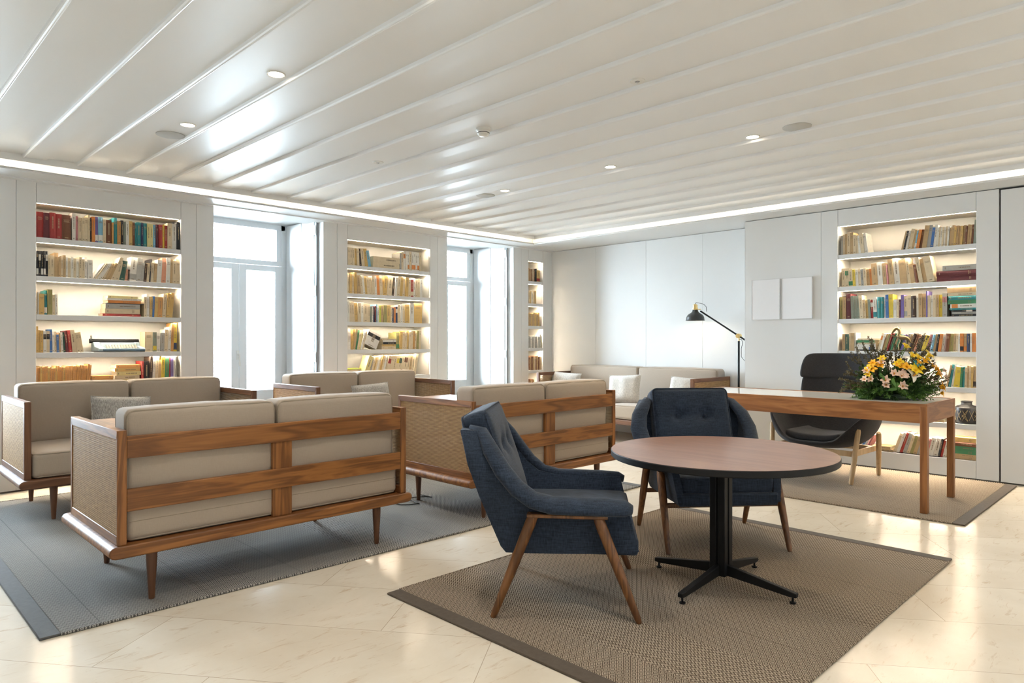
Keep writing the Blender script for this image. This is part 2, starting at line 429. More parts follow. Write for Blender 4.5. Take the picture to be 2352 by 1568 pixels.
# wall_right
m = MB()
for a, b in [(2.71, 3.517), (2.55, 2.71), (1.235, 1.40), (Y0, -.1)]: panel(m, a, b, SKIRT, ZS - .006, 'y', XB)
panel(m, 1.40, 2.55, 2.33, ZS - .006, 'y', XB); panel(m, 1.40, 2.55, SKIRT, .164, 'y', XB)
m.box(XB, XR + .02, 3.5165, 3.52, SKIRT, ZS - .006)
struct(m.obj('wall_right', WALL, bevel=.0012, seg=1), 'white panelled wall around the right bookcase')
m = MB()
m.box(XB + .031, 7.8, 2.565, 3.5165, 0, 2.8); m.box(XB + .031, 7.8, Y0 - .1, 1.385, 0, 2.8); m.box(7.40, 7.8, 1.38, 2.57, 0, 2.8)
m.box(XB + .031, 7.45, 1.38, 2.57, 2.36, 2.8); m.box(XB + .031, 7.45, 1.38, 2.57, 0, .12)
struct(m.obj('wall_right_core', GAP, smooth=False))
m = MB()
rj = [3.52, 4.26, 5.067, 5.887, 6.69]
for a, b in zip(rj, rj[1:]): panel(m, a, b, SKIRT + .003, ZS - .004, 'y', XR)
m.box(XR + .031, 7.8, 3.5, 6.8, 0, 2.8)
struct(m.obj('wall_recess', WALL, bevel=.0012, seg=1), 'white panelled alcove wall behind the long sofa')
d = MB().box(XB - .004, XB + .03, -.1, 1.222, .012, 2.482).obj('door_1', WALL, bevel=.002)
struct(d, 'flush white door at the right edge')
struct(MB().box(X0 - .1, X0, Y0, 7.62, 0, 2.8).obj('wall_left', WALL, smooth=False))
struct(MB().box(X0 - .1, 7.8, Y0 - .1, Y0, 0, 2.8).obj('wall_front', WALL, smooth=False))
m = MB(); m.box(X0, 7.46, YA + .004, YA + .03, 0, SKIRT); m.box(XB + .004, XB + .03, Y0, 3.52, 0, SKIRT)
for a, b in wins: pass
struct(m.obj('painted_shadow_gap', GAP, smooth=False), 'dark strip painted as the shadow gap at the foot of the panels')  # dark colour stands in for the shade under the panels

# windows: french doors with transom, set deep in the reveal
def window(idx, a, b, lab):
    root = bpy.data.objects.new('window_%d' % idx, None); COL.objects.link(root); root.location = (0, 0, 0)
    struct(root, lab)
    yf = 7.50; c = (a + b) / 2; x0, x1 = a + .004, b - .03
    c = (x0 + x1) / 2 + .02
    f = MB(); f.box(a - .02, x0 + .05, yf, yf + .07, 0, 2.53); f.box(x1 - .045, b + .02, yf, yf + .07, 0, 2.53)
    f.box(x0, x1, yf, yf + .07, 2.475, 2.534); f.box(x0, x1, yf - .005, yf + .07, 2.06, 2.115)
    f.box(x0 + .05, x0 + .09, yf + .01, yf + .06, 2.115, 2.475); f.box(x1 - .1, x1 - .045, yf + .01, yf + .06, 2.115, 2.475)
    f.obj('window_frame', FRAMEP, root, merge=False, smooth=False)
    MB().box(x0 + .09, x1 - .1, yf + .03, yf + .036, 2.115, 2.475).obj('pane', GLASS, root, smooth=False)
    for (l, r_) in ((x0 + .05, c - .002), (c + .002, x1 - .045)):
        lf = MB(); st = .082
        lf.box(l, l + st, yf - .012, yf + .04, .02, 2.055); lf.box(r_ - st, r_, yf - .012, yf + .04, .02, 2.055)
        lf.box(l + st, r_ - st, yf - .012, yf + .04, 1.995, 2.055); lf.box(l + st, r_ - st, yf - .012, yf + .04, .02, .14)
        lf.box(l + st, r_ - st, yf - .012, yf + .04, .55, .655); lf.box(l + st, r_ - st, yf + .008, yf + .03, .14, .55)
        lo = lf.obj('door_leaf', FRAMEP, root, bevel=.003)
        MB().box(l + st, r_ - st, yf + .015, yf + .021, .655, 1.995).obj('pane', GLASS, lo, smooth=False)
        for z in (1.92, 1.80, .78):
            hx = r_ if r_ > c + .1 else l
            h = MB(); h.tube([(hx + (.004 if r_ > c + .1 else -.004), yf - .02, z - .035), (hx + (.004 if r_ > c + .1 else -.004), yf - .02, z + .035)], .008)
            h.obj('hinge', FRAMEP, lo)
    h = MB(); h.box(c - .03, c - .005, yf - .022, yf - .012, 1.0, 1.1); h.tube([(c - .017, yf - .02, 1.06), (c - .017, yf - .06, 1.06), (c - .014, yf - .065, .93)], .009)
    h.obj('handle', PLASTIC, root)
    for side in (0, 1):      # folded shutters lining the reveal
        xs = (b - .028, b - .001) if side else (a + .001, a + .028)
        for i, (ya, yb) in enumerate(((7.125, 7.47), (6.835, 7.115))):
            MB().box(xs[0], xs[1], ya, yb, .02, 2.52).obj('shutter', WALL, root, bevel=.002)
        g = MB(); g.box(xs[0] + .004, xs[1] - .003, 6.795, 6.834, .02, 2.52)
        g.obj('shutter_gap', plain('shutter_gap_shade', (.35, .37, .38), .5), root, smooth=False)  # grey strip painted as the shade in the gap beside the shutters
        hh = MB()
        for z in (2.36, 1.70, .98, .35): hh.box(xs[0] - .002, xs[1] + .0, 6.80, 6.845, z, z + .1)
        hh.obj('hinge_set', STEEL, root, smooth=False)
    MB().box(a - .01, b + .01, YA + .04, 7.62, -.01, .021).obj('threshold', FLOOR, root, smooth=False)
    m = MB(); m.box(a + .002, b - .002, YA + .05, YA + .09, 2.50, 2.534); m.box(a + .002, b - .002, 7.0, 7.05, 2.515, 2.534)
    m.obj('reveal_batten', WALL, root, smooth=False)
window(1, *wins[1], 'white french doors with transom left of the middle bookcase')
window(2, *wins[2], 'white french doors with transom in the far corner')
window(3, *wins[0], 'white french doors beyond the left edge')

# ------------------------------------------------------------------ bookcases
SH = [2.05, 1.735, 1.42, 1.108, 0.795, 0.475, 0.164]     # shelf top heights
SHN = ['top', 'second', 'third', 'fourth', 'fifth', 'sixth', 'bottom']
def bookcase(label, a, b, axis):
    """axis 'x': in the window wall; 'y': in the right wall"""
    if axis == 'x': root = thing('bookcase', label, 'bookcase', (a, YA, 0)); w = b - a
    else: root = thing('bookcase', label, 'bookcase', (XB, b, 0), R(-90)); w = b - a
    D = .33; y0 = .0
    m = MB(); m.box(-.012, 0, .032, D, .15, 2.34); m.obj('side_panel', NICHE, root, smooth=False)
    m = MB(); m.box(w, w + .012, .032, D, .15, 2.34); m.obj('side_panel', NICHE, root, smooth=False)
    m = MB(); m.box(-.012, w + .012, D, D + .015, .15, 2.34); m.obj('back_panel', NICHE, root, smooth=False)
    m = MB(); m.box(-.012, w + .012, .032, D, 2.331, 2.345); m.obj('top_panel', NICHE, root, smooth=False)
    for i, z in enumerate(SH):
        th = .042
        m = MB(); m.box(.0005, w - .0005, .004, D, z - th, z); m.box(.0005, w - .0005, .004, .018, z - th - .0011, z - th + .001); m.obj('shelf', SHELFM, root, bevel=.0015, seg=1)
    for i, z in enumerate([2.331] + SH[:-1]):
        zz = z - (.042 if i else 0) - .0005
        m = MB(); m.box(.01, w - .01, .0215 + (.014 if i == 0 else 0), (.032 if i else .0405), zz - .0002, zz + .004); m.obj('led_strip', LED, root, smooth=False)
    return root
bookcase('wide white built-in bookcase left of the double doors', *cases[0], 'x')
bookcase('white built-in bookcase between the two pairs of french doors', *cases[1], 'x')
bookcase('narrow white built-in bookcase in the far corner', *cases[2], 'x')
bookcase('white built-in bookcase behind the desk with flowers', 1.40, 2.55, 'y')

BC = {  # book colours: code -> (name, linear rgb)
 'c': ('cream', (.66, .54, .36)), 'w': ('white', (.74, .71, .64)), 'k': ('black', (.015, .015, .018)), 'r': ('red', (.33, .035, .03)),
 'm': ('maroon', (.10, .018, .022)), 'n': ('navy', (.02, .035, .09)), 'b': ('blue', (.05, .14, .36)), 'l': ('light blue', (.22, .45, .60)),
 't': ('teal', (.03, .22, .24)), 'g': ('green', (.05, .20, .09)), 'G': ('dark green', (.025, .075, .055)), 'o': ('orange', (.62, .22, .05)),
 'O': ('tan orange', (.55, .28, .09)), 'y': ('yellow', (.68, .50, .06)), 'Y': ('pale yellow', (.70, .60, .28)), 'B': ('brown', (.16, .06, .028)),
 'd': ('dark brown', (.05, .03, .022)), 'h': ('ochre', (.58, .38, .13)), 's': ('tan', (.48, .33, .17)), 'e': ('grey', (.38, .37, .34)),
 'E': ('grey green', (.22, .25, .20)), 'p': ('pink', (.48, .20, .20)), 'v': ('violet', (.16, .12, .34)), 'S': ('salmon', (.62, .28, .17)),
 'L': ('lime', (.45, .50, .06)), 'q': ('olive', (.30, .27, .10))}
BM = {k: plain('book_%s' % v[0].replace(' ', '_'), v[1], .6, var=.16, nscale=35) for k, v in BC.items()}
PAGE = plain('paper_edges', (.72, .62, .44), .8, var=.12, nscale=60)
INKD = plain('print_dark', (.22, .17, .11), .6); INKG = plain('print_gilt', (.42, .32, .18), .5)
ORD = ['first', 'second', 'third', 'fourth', 'fifth', 'sixth', 'seventh', 'eighth', 'ninth', 'tenth', 'eleventh', 'twelfth', 'thirteenth', 'fourteenth',
       'fifteenth', 'sixteenth', 'seventeenth', 'eighteenth', 'nineteenth', 'twentieth']
for tens, base in (('twenty', 20), ('thirty', 30), ('forty', 40)):
    for i in range(1, 10): ORD.append(tens + '-' + ORD[i - 1])
    ORD.append({20: 'thirtieth', 30: 'fortieth', 40: 'fiftieth'}[base])
def book_mesh(t, d, h, hard, ink, band, seed):
    """spine at y=0, thickness along x 0..t, height along z. materials: 0 cover, 1 pages, 2 ink, 3 band"""
    rnd = random.Random(seed); m = MB(); c = .0022 if hard else .0009; i = .003 if hard else .0004
    m.box(0, c, .001, d, 0, h); m.box(t - c, t, .001, d, 0, h)
    if hard:
        k = min(.006, t * .3); P = [(0, .0025), (t * .25, -k * .45), (t * .5, -k * .6), (t * .75, -k * .45), (t, .0025), (t - c, .004), (c, .004)]
        m.prism([(a, b) for a, b in P], 0, h, 'z')
    else: m.box(0, t, 0, .0012, 0, h)
    m.box(c, t - c, .0025, d - i, i, h - i, 1)
    yf = -.0052 * .6 - .0008 if hard else -.0004
    if hard: yf = -min(.006, t * .3) * .6 - .0004
    if band:
        z0, z1 = (.06 * h, .30 * h) if rnd.random() < .6 else (.62 * h, .86 * h)
        m.box(.0006, t - .0006, yf - .0002, .001, z0, z1, 3)
    if t > .009:
        y = yf - .0005; z = h * rnd.uniform(.80, .88); zb = h * rnd.uniform(.35, .5)
        mode = rnd.random()
        if mode < .55:      # title running along the spine: small letter-like strokes
            w = t * .22
            while z > zb:
                a = rnd.uniform(.003, .006); m.box(t / 2 - w / 2, t / 2 + w / 2, y, yf + .0006, z - a, z, 2); z -= a + rnd.choice((.0015, .0015, .005))
        else:
            for q in range(rnd.choice((2, 3))):
                w = t * rnd.uniform(.4, .7); m.box(t / 2 - w / 2, t / 2 + w / 2, y, yf + .0006, z - .003, z, 2); z -= .009
        if rnd.random() < .6: m.box(t * .3, t * .7, y, yf + .0006, h * .07, h * .07 + .005, 2)
    return m
BOOKS = []      # collected first, then the largest in view become single objects
def place(axis, px, pos):
    if axis == 'x': x_, d = on_y(px, pos); return x_, d
    y_, d = on_x(px, pos); return y_, d
def row(case, si, crop, spec, x_end=None):
    """spec: 'x:h:c[:lean]' tokens in crop pixels of the photograph; x is the spine's left foot"""
    cname, axis = case; ox, s = crop; rnd = random.Random(hash((cname, si)) % 1000 if False else len(spec) * 7 + si)
    items = []
    for tok in spec.split():
        q = tok.split(':')
        if '>' in q[0]:
            ab, n = q[0].split('*'); a, b = map(float, ab.split('>')); n = int(n)
            for i in range(n):
                ls = q[3].split('>') if len(q) > 3 else ['0']
                l0, l1 = float(ls[0]), float(ls[-1])
                items.append((a + (b - a) * i / n, float(q[1]) * (1 + rnd.uniform(-.06, .06) * (0 if len(q) > 4 else 1)), q[2].split(',')[i % len(q[2].split(','))], l0 + (l1 - l0) * i / max(1, n - 1), a + (b - a) * (i + 1) / n))
        else: items.append([float(q[0]), float(q[1]), q[2], float(q[3]) if len(q) > 3 else 0, None])
    for i, it in enumerate(items):
        it = list(it)
        if it[4] is None: it[4] = items[i + 1][0] if i + 1 < len(items) else x_end
        items[i] = it
    wall = (YA if axis == 'x' else XB) + .022; z = SH[si]
    for i, (xa, h, c, lean, xb) in enumerate(items):
        if c == '_': continue
        pa, d = place(axis, ox + xa / s, wall); pb, _ = place(axis, ox + xb / s, wall)
        u0, u1 = (pa, pb) if axis == 'x' else (-pa, -pb)
        pt, _ = place(axis, ox + (xa + lean) / s, wall); ut = pt if axis == 'x' else -pt
        hm = h / s * d / F_PX; th = math.atan2(ut - u0, hm); L_ = hm / math.cos(th) if abs(th) < 1.2 else hm
        t = max(.006, (u1 - u0) * math.cos(th) - .0009)
        BOOKS.append(dict(case=cname, axis=axis, si=si, u=u0, w=u1 - u0, t=t, h=min(L_, .27), th=th, z=z, c=c, kind='up', area=h * (xb - xa) / s / s, back=wall + rnd.uniform(0, .012), d=rnd.uniform(.13, .17), seed=rnd.randint(0, 99999)))
def stack(case, si, crop, x0, x1, slabs, z0=0.0):
    """slabs bottom to top: 'h:c[:dx0:dx1]' heights in crop pixels"""
    cname, axis = case; ox, s = crop; wall = (YA if axis == 'x' else XB) + .022; z = SH[si] + z0
    for k, tok in enumerate(slabs.split()):
        q = tok.split(':'); h = float(q[0]); c = q[1]; d0 = float(q[2]) if len(q) > 2 else 0; d1 = float(q[3]) if len(q) > 3 else 0
        pa, d = place(axis, ox + (x0 + d0) / s, wall); pb, _ = place(axis, ox + (x1 + d1) / s, wall)
        u0, u1 = (pa, pb) if axis == 'x' else (-pa, -pb); hm = h / s * d / F_PX
        if c != '_': BOOKS.append(dict(case=cname, axis=axis, si=si, u=u0, w=u1 - u0, t=hm - .0006, h=u1 - u0, th=0, z=z, c=c, kind='flat', area=h * (x1 - x0) / s / s, back=wall + random.uniform(0, .01), d=.15, seed=random.randint(0, 99999), k=k))
        z += hm
LA, LB, LC, LD = ('left', 'x'), ('middle', 'x'), ('corner', 'x'), ('right', 'y')
Z1 = (80, 6.918); Z2 = (80, 6.27); Z3 = (460, 3.267); Z4 = (980, 3.733); Z5 = (1860, 3.92)
row(LA, 0, Z1, '28:410:r 143:400:m 237:410:r 333:400:r 437:395:B 580:395:_ 597:440:w 655:390:p 695:375:c 755:375:c 800:385:c 848:430:c 877:380:d 910:405:o 965:408:v/w 1010:410:l/w 1087:375:c 1137:375:B 1225:340:O 1257:420:t 1315:370:O 1372:385:k 1412:370:E 1452:380:w 1502:385:h 1555:370:B 1590:365:t 1624:380:t 1690:380:n 1732:375:t 1787:375:Y 1837:370:Y 1882:365:l 1927:370:m 1968:370:r 2032:375:y 2060:365:r 2112:410:c 2187:410:w 2257:440:k', 2312)
row(LA, 1, Z1, '28>212*5:400:k/w:0:1 214:340:c 247:340:c 312:385:s 377>495*3:332:s,c,s:0 497:325:w 530>838*7:322:c,w,c,w,c,c,w:0 842:300:w 926:250:w:185 960:250:c:180 992:250:w:170 1030:250:w:160 1070:250:c:150 1118:250:s:128 1168:262:s:120 1212:355:c:150 1272:300:c:75 1345:310:G:50 1433:180:S:20 1475:180:d:12 1507:380:w/e:35 1612:370:e:35 1692:300:e:28 1730:290:d:22 1778:300:c:20 1817:365:k:25 1842:310:c:15 1887:300:s:22 1935:360:w:22 2010:395:S:18 2085:400:w:15 2148:390:s:8 2193:360:c:5 2252:390:c:3', 2312)
row(LA, 2, Z2, '22:345:c 44:320:w 62:300:h 140:350:t/w 182:365:q 255:290:c 296:295:w', 332)
stack(LA, 2, Z2, 1000, 1525, '38:r:-20:0 72:c:12:-10 72:e:18:-10 10:k:40:50 40:o:55:0 30:w:45:15 36:Y:55:-40')
row(LA, 2, Z2, '1575:290:c 1612:330:w 1655:295:h:10 1694:300:b:12 1722:290:h:12 1772:290:O:8 1835:335:c:22 1890:340:h:26 1940:355:h:30', 1985)
row(LA, 3, Z2, '22:380:h 51:325:h 79:320:h 124:310:w/k 172:310:c/k 217:335:b:-5 258:300:w:-6 288:300:c:-8 322:260:b:-10 356:280:s:-14 384:290:w:-18 418:290:G:-24 452:310:m:-28 492:315:r:-36 548:320:c:-36 608:280:c:-34 660:290:c:-46', 708)
row(LA, 3, Z2, '1590:285:c 1703:280:E/y 1757:270:w:3 1812:270:e:10 1864:315:c:14 1915:350:w:26 1962:400:O:14 2000:410:y/n', 2052)
row(LA, 4, Z2, '24>520*18:338:O,O,h,O:0>6 520>790*10:338:O,O:6>34', None)
stack(LA, 4, Z2, 830, 1135, '48:O 48:O:5:-4 46:O:0:-10 40:O:0:0')
stack(LA, 4, Z2, 1160, 1520, '60:h 58:Y:-10:10 55:c:0:-8 58:Y:20:12 50:h:-5:0 48:O:15:5')
row(LA, 4, Z2, '1536:365:r 1574:365:k:4 1640:450:d:20 1692:430:w:20 1732:455:c:26 1778:370:s:14 1822:450:y:12 1870:450:g:8 1934:450:r:4 1958:440:v/w 2001:440:w 2025:440:e', 2046)
cr = 'c,c,Y,c,s,c,h,w,c'
row(LB, 0, Z3, '1108:132:c 1125:132:c 1143:130:c 1160:130:h 1178:128:c:-4 1197:130:d:-8 1214:132:c:-12 1238:132:h:-14 1262:118:l:-18', 1284)
stack(LB, 0, Z3, 1297, 1496, '42:c 42:c:2:2')
row(LB, 0, Z3, '1500:125:e 1512:132:c 1527>1662*9:140:w/o,w,w/o,c,w/o:0:1', None)
row(LB, 1, Z3, '1108:150:c 1123>1178*3:155:h,c,h:2>-4 1180:140:s:-4 1208>1292*5:135:c,w,h,c,c:-14>-8 1292:140:c:-4 1312:142:w:-6 1330:145:o:-10 1352:145:c:-6 1375:145:h:10 1402:148:c:16 1440:138:d:12 1458:138:w:10 1476>1560*4:142:c,h,c,h:12>6 1560:130:c 1582:130:r/c 1602>1668*4:135:w,c,c,w:0', None)
row(LB, 2, Z3, '1108:150:w 1122:145:c 1140>1230*4:145:c,h,c,w:-8>0 1228:140:c 1262:135:c 1278:115:E 1290:115:w 1300:118:n 1312:122:m 1322:135:l 1334:128:w 1346:125:L 1360:125:s 1378:130:q 1404:130:h 1430:115:c 1442:110:n 1456:115:o 1470:120:n/w 1484>1538*3:135:c,w,c:0 1538:140:h 1574:150:w 1604:150:h', 1668)
row(LB, 3, Z3, '1108:155:w 1132:150:h:18 1148:150:s:20 1164:145:g:22 1180>1228*4:135:c,Y,w,c:25>30 1232:105:w/k:40', 1340)
stack(LB, 3, Z3, 1365, 1470, '22:c 16:h 18:k:10:0 14:w:5:0 10:c:0:0')
row(LB, 3, Z3, '1475:125:q/g 1497:130:h:4 1517:130:c:4 1534>1655*8:132:c,h,c,c,O,c,q,c:6>4', None)
row(LB, 4, Z3, '1225:150:Y:45 1260:150:e:38 1274>1390*9:150:c,h,c,w:38>30 1392:150:c/r:26 1415:150:c/r:26 1436:150:c/t:26 1458:150:c/y:25 1478:150:c/G:24 1500:150:c/B:24 1520:155:c/B:22 1545>1618*4:150:c,s,c,c:20>22', None)
stack(LB, 4, Z3, 1108, 1212, '20:c 20:c 20:c 10:L')
for si, h, n, cols, e in ((0, 108, 8, 's,B,s,B,c,B,G,k', 945), (1, 110, 7, 'c,h,c,w,c,s,h', 943), (2, 110, 9, 's,s,h', 968), (3, 102, 10, 'e,e,w', 970), (4, 115, 10, 'B,s,B,s,c', 993), (5, 110, 5, 'B,s,c', 925)):
    row(LC, si, Z4, '876>%d*%d:%d:%s:0' % (e, n, h, cols))
row(LC, 0, Z4, '946:100:h/r', 975); row(LC, 3, Z4, '972:115:w 983:100:q', 993)
row(LD, 0, Z5, '275:172:e 298:180:c 315:185:s 335:200:c 362:195:s 390:170:c:-2 416:165:c:-6 438:160:w:-10 459:178:c:-18 492:175:w:-24', 525)
row(LD, 0, Z5, '822:165:s:40 840:165:k:36 858:165:w:34 878:178:c:38 914:165:s:30 936:160:l/w:30 955:165:o:30 982:165:B:28 1005:198:s:32 1048:200:e:26 1082:175:b:24 1108:200:w:20 1134>1248*7:178:w,c,w,c:16>10 1250>1372*6:172:s,s,h:14>12 1374>1468*5:170:s,B,s:12>14 1470:215:E:14', 1494)
row(LD, 1, Z5, '285:165:c 314:165:c/g 350:155:c/g:-6 388:150:y:-7 412:150:w:-8 438:155:c:-9 462:150:e:-9 486>540*2:155:c,s:-9 540:150:o:-9 560:195:s:-12 612:205:w:-16 658:195:s:-14 692:180:p:-12 716:225:s:-20 760:232:w:-20 812:215:s:-20 876:230:c:-24 910:172:s:-26 950:165:B:-28 985:225:c:-42 1022:215:s:-42 1060:230:c:-46', 1128)
stack(LD, 1, Z5, 1142, 1495, '47:m 47:m:-4:0 46:e:52:0')
row(LD, 2, Z5, '267:200:q 295:200:s 326:225:m 372:205:E:-6 398:205:E:-8 424:205:E:-10 450:208:c:-14 482:170:c:-12 506:165:h:-11 528:170:E:-10 550:165:r/w:-8 572:190:w/t:-8 606:190:t:-2 640:190:t:-3 668:205:w:-2 684:210:b:-4 712:212:y:-5 752:165:w 780:165:c 802:165:m 818:205:v 847:195:c/e 877:200:c 912:195:d:-3 958:198:w:-2 980:212:s:-3 1014:212:s:-3 1046:235:v 1060:195:c 1086:195:w 1108:200:c 1134:200:s 1162:200:y 1192:210:e/p', 1234)
stack(LD, 2, Z5, 1262, 1495, '22:k:8:0 20:e:14:0 16:k/w:8:0 18:t:-4:0 36:w/o:2:0 36:g:-20:0 36:t:-12:0 30:c:-20:0 48:s:-25:0 30:s:-28:0')
row(LD, 3, Z5, '290:150:s 318:150:G 350:160:c 366:160:s 400:165:w', 414)
stack(LD, 3, Z5, 430, 590, '14:k 22:w/b 24:w:-10:0 14:c:0:5 24:g:-25:-10 14:c:0:0')
row(LD, 3, Z5, '606>760*8:150:c/o,w,s,q,r,d,g,s:42>52 762>905*6:150:g,G,v,e,s,d:52>56 905>1000*4:146:B,S,k,d:60>55 1000:140:y:46 1040:148:p:38 1080:150:l:30 1106:155:s:26 1128:155:k:24 1152:158:o:22 1180:158:w:20 1206:160:B:20 1248:160:q:16 1286:162:s:12 1312:162:c:8 1332:162:w:6 1352:165:o/k 1385:165:s/o 1412:165:n 1442:165:w 1460:170:o', 1494)
row(LD, 4, Z5, '1225:195:s:40 1242:200:t:38 1270:195:w:34 1290:180:y:26 1348:182:g:12 1368:185:t:10 1390:182:c:6 1412>1468*3:190:s,c,h:3 1470:195:s/k', 1496)
stack(LD, 5, Z5, 1080, 1205, '22:s 16:c')
row(LD, 6, Z5, '405:120:o:80 428:125:w:76 450:130:b:74 472:132:w:72 496:135:p:70', 520)
stack(LD, 6, Z5, 575, 745, '22:s 22:s:-20:-20')
row(LD, 6, Z5, '750:170:c:62 778:178:w:66 806:182:r:64 834:180:e:62 868:165:c:56 898:165:q:52 928:160:s:52 962:150:e:48 988:150:h:44 1010:152:s:42 1034:150:p:40 1062:160:w:38 1108:160:w:36 1150:162:k:34 1170:150:r:34 1192:165:w:40 1222:170:c:44', 1255)
stack(LD, 6, Z5, 1285, 1495, '26:s:0:0 22:s:0:0 34:g 34:g:0:0 38:B:0:0 40:h:0:0')
BOOKS.sort(key=lambda b: -b['area'])
cnt = {}
rows_idx = {}
for b in BOOKS: rows_idx.setdefault((b['case'], b['si'], b['kind']), []).append(b)
for k, lst in rows_idx.items():
    lst.sort(key=lambda b: b['u']) if k[2] == 'up' else lst.sort(key=lambda b: (round(b['u'] * 1.2), b['z']))
    for i, b in enumerate(lst): b['n'] = i
    if k[2] == 'flat':
        lst.sort(key=lambda b: (b['u'], b['z']))
CASEN = {'left': 'left bookcase', 'middle': 'bookcase between the doors', 'corner': 'narrow corner bookcase', 'right': 'bookcase behind the desk'}
NMAX = 318; CUT = []
rest = MB(); rest_mats = []
rest_index = {}
used_lab = {}
for i, b in enumerate(BOOKS):
    cc = b['c'].split('/'); mats = [BM[cc[0]], PAGE, INKG if cc[0] in 'rmknGBdbt' else INKD, BM[cc[1]] if len(cc) > 1 else PAGE]
    single = i < NMAX
    hard = cc[0] in 'rmnBdtGkpl' and b['case'] in ('left', 'right')
    if b['kind'] == 'up':
        mb = book_mesh(b['t'], b['d'], b['h'], hard, 1, len(cc) > 1, b['seed'])
        th = b['th']; Mr = Matrix.Rotation(th, 4, 'Y')      # +th tips the top towards +x
        off = b['t'] / math.cos(th) - b['t'] * math.cos(th) if th > 0 else 0
        base = Vector((0, 0, 0))
        if th > 0: T = Matrix.Translation((b['t'] * math.cos(-th) * 0 + 0, 0, b['t'] * math.sin(th)))
        else: T = Matrix.Identity(4)
        Ml = T @ Mr
    else:
        mb = book_mesh(b['t'], b['d'], b['h'], hard, 1, len(cc) > 1, b['seed'])
        Ml = Matrix.Translation((0, 0, b['t'])) @ Matrix.Rotation(R(90), 4, 'Y')
    if b['axis'] == 'x': Mw = Matrix.Translation((b['u'], b['back'], b['z'] + .0008))
    else: Mw = Matrix.Translation((b['back'], -b['u'], b['z'] + .0008)) @ Matrix.Rotation(R(-90), 4, 'Z')
    Mf = Mw @ Ml
    if single:
        o = mb.obj('book', mats, smooth=False, merge=False); o.matrix_world = Mf
        cn = BC[cc[0]][0]; adj = 'leaning ' if abs(b['th']) > .12 else ('thick ' if b['t'] > .032 else ('slim ' if b['t'] < .014 else ''))
        if b['kind'] == 'up': lab = '%s%s book, %s upright from left, %s shelf of %s' % (adj, cn, ORD[b['n']], SHN[b['si']], CASEN[b['case']])
        else:
            pos = 'left stack' if (b['u'] < -2.1 if b['axis'] == 'y' else b['u'] < 1.75) else 'stack'
            lst = [q for q in rows_idx[(b['case'], b['si'], 'flat')] if abs(q['u'] + q['w'] / 2 - b['u'] - b['w'] / 2) < .14]
            lst.sort(key=lambda q: q['z']); n = [id(q) for q in lst].index(id(b))
            lab = '%s book lying %s from bottom of %s, %s shelf of %s' % (cn, ORD[n], pos, SHN[b['si']], CASEN[b['case']])
        lab = lab.strip(); used_lab[lab] = used_lab.get(lab, 0) + 1
        tag(o, lab, 'book', 'books on the %s' % CASEN[b['case']])
    else:
        base_i = []
        for mt in mats:
            if mt.name not in rest_index: rest_index[mt.name] = len(rest_mats); rest_mats.append(mt)
            base_i.append(rest_index[mt.name])
        o0 = len(rest.v); rest.v += [tuple(Mf @ Vector(p)) for p in mb.v]
        for f, mi in zip(mb.f, mb.m): rest.f.append(tuple(o0 + j for j in f)); rest.m.append(base_i[mi])
o = rest.obj('book', rest_mats, smooth=False, merge=False)
tag(o, 'remaining small books, mostly cream, in the narrower bookcases', 'book', kind='stuff')
print('BOOKS', len(BOOKS), 'dup labels', [k for k, v in used_lab.items() if v > 1][:10])

# ------------------------------------------------------------------ rugs
def rug(label, x0, x1, y0, y1, mat, hem, hems, rot=0):
    root = thing('rug', label, 'rug', (0, 0, 0)); h = .009
    a = x0 + (.075 if 'x0' in hems else 0); b = x1 - (.075 if 'x1' in hems else 0); c = y0 + (.075 if 'y0' in hems else 0); d = y1 - (.075 if 'y1' in hems else 0)
    MB().box(a, b, c, d, .0005, h).obj('rug_field', mat, root, bevel=.003)
    for k in hems:
        q = {'x0': (x0, a, y0, y1), 'x1': (b, x1, y0, y1), 'y0': (x0, x1, y0, c), 'y1': (x0, x1, d, y1)}[k]
        MB().box(q[0], q[1], q[2], q[3], .0005, h + .001).obj('hem', hem, root, bevel=.003)
    # stitched edge along the open sides
    m = MB(); n = 0
    edges = []
    if 'x0' in hems: edges = [((a, y0), (b, y0)), ((a, y1), (b, y1))]
    else: edges = [((x0, c), (x0, d)), ((x1, c), (x1, d))]
    for (p, q) in edges: MB().tube([(p[0], p[1], .0065), (q[0], q[1], .0065)], .006, 8).obj('stitched_edge', mat, root)
    return root
rug('large grey woven rug under the four facing sofas', .60, 4.80, 3.29, 6.31, RUGG, HEMG, ('x0', 'x1'))
rug('brown woven rug with dark hems under the round table', 1.88, 4.38, .98, 2.735, RUGB, HEMB, ('x0', 'x1'))
rug('brown woven rug under the teak desk', 5.235, 6.985, 1.10, 3.60, RUGB, HEMB, ('y0', 'y1'))

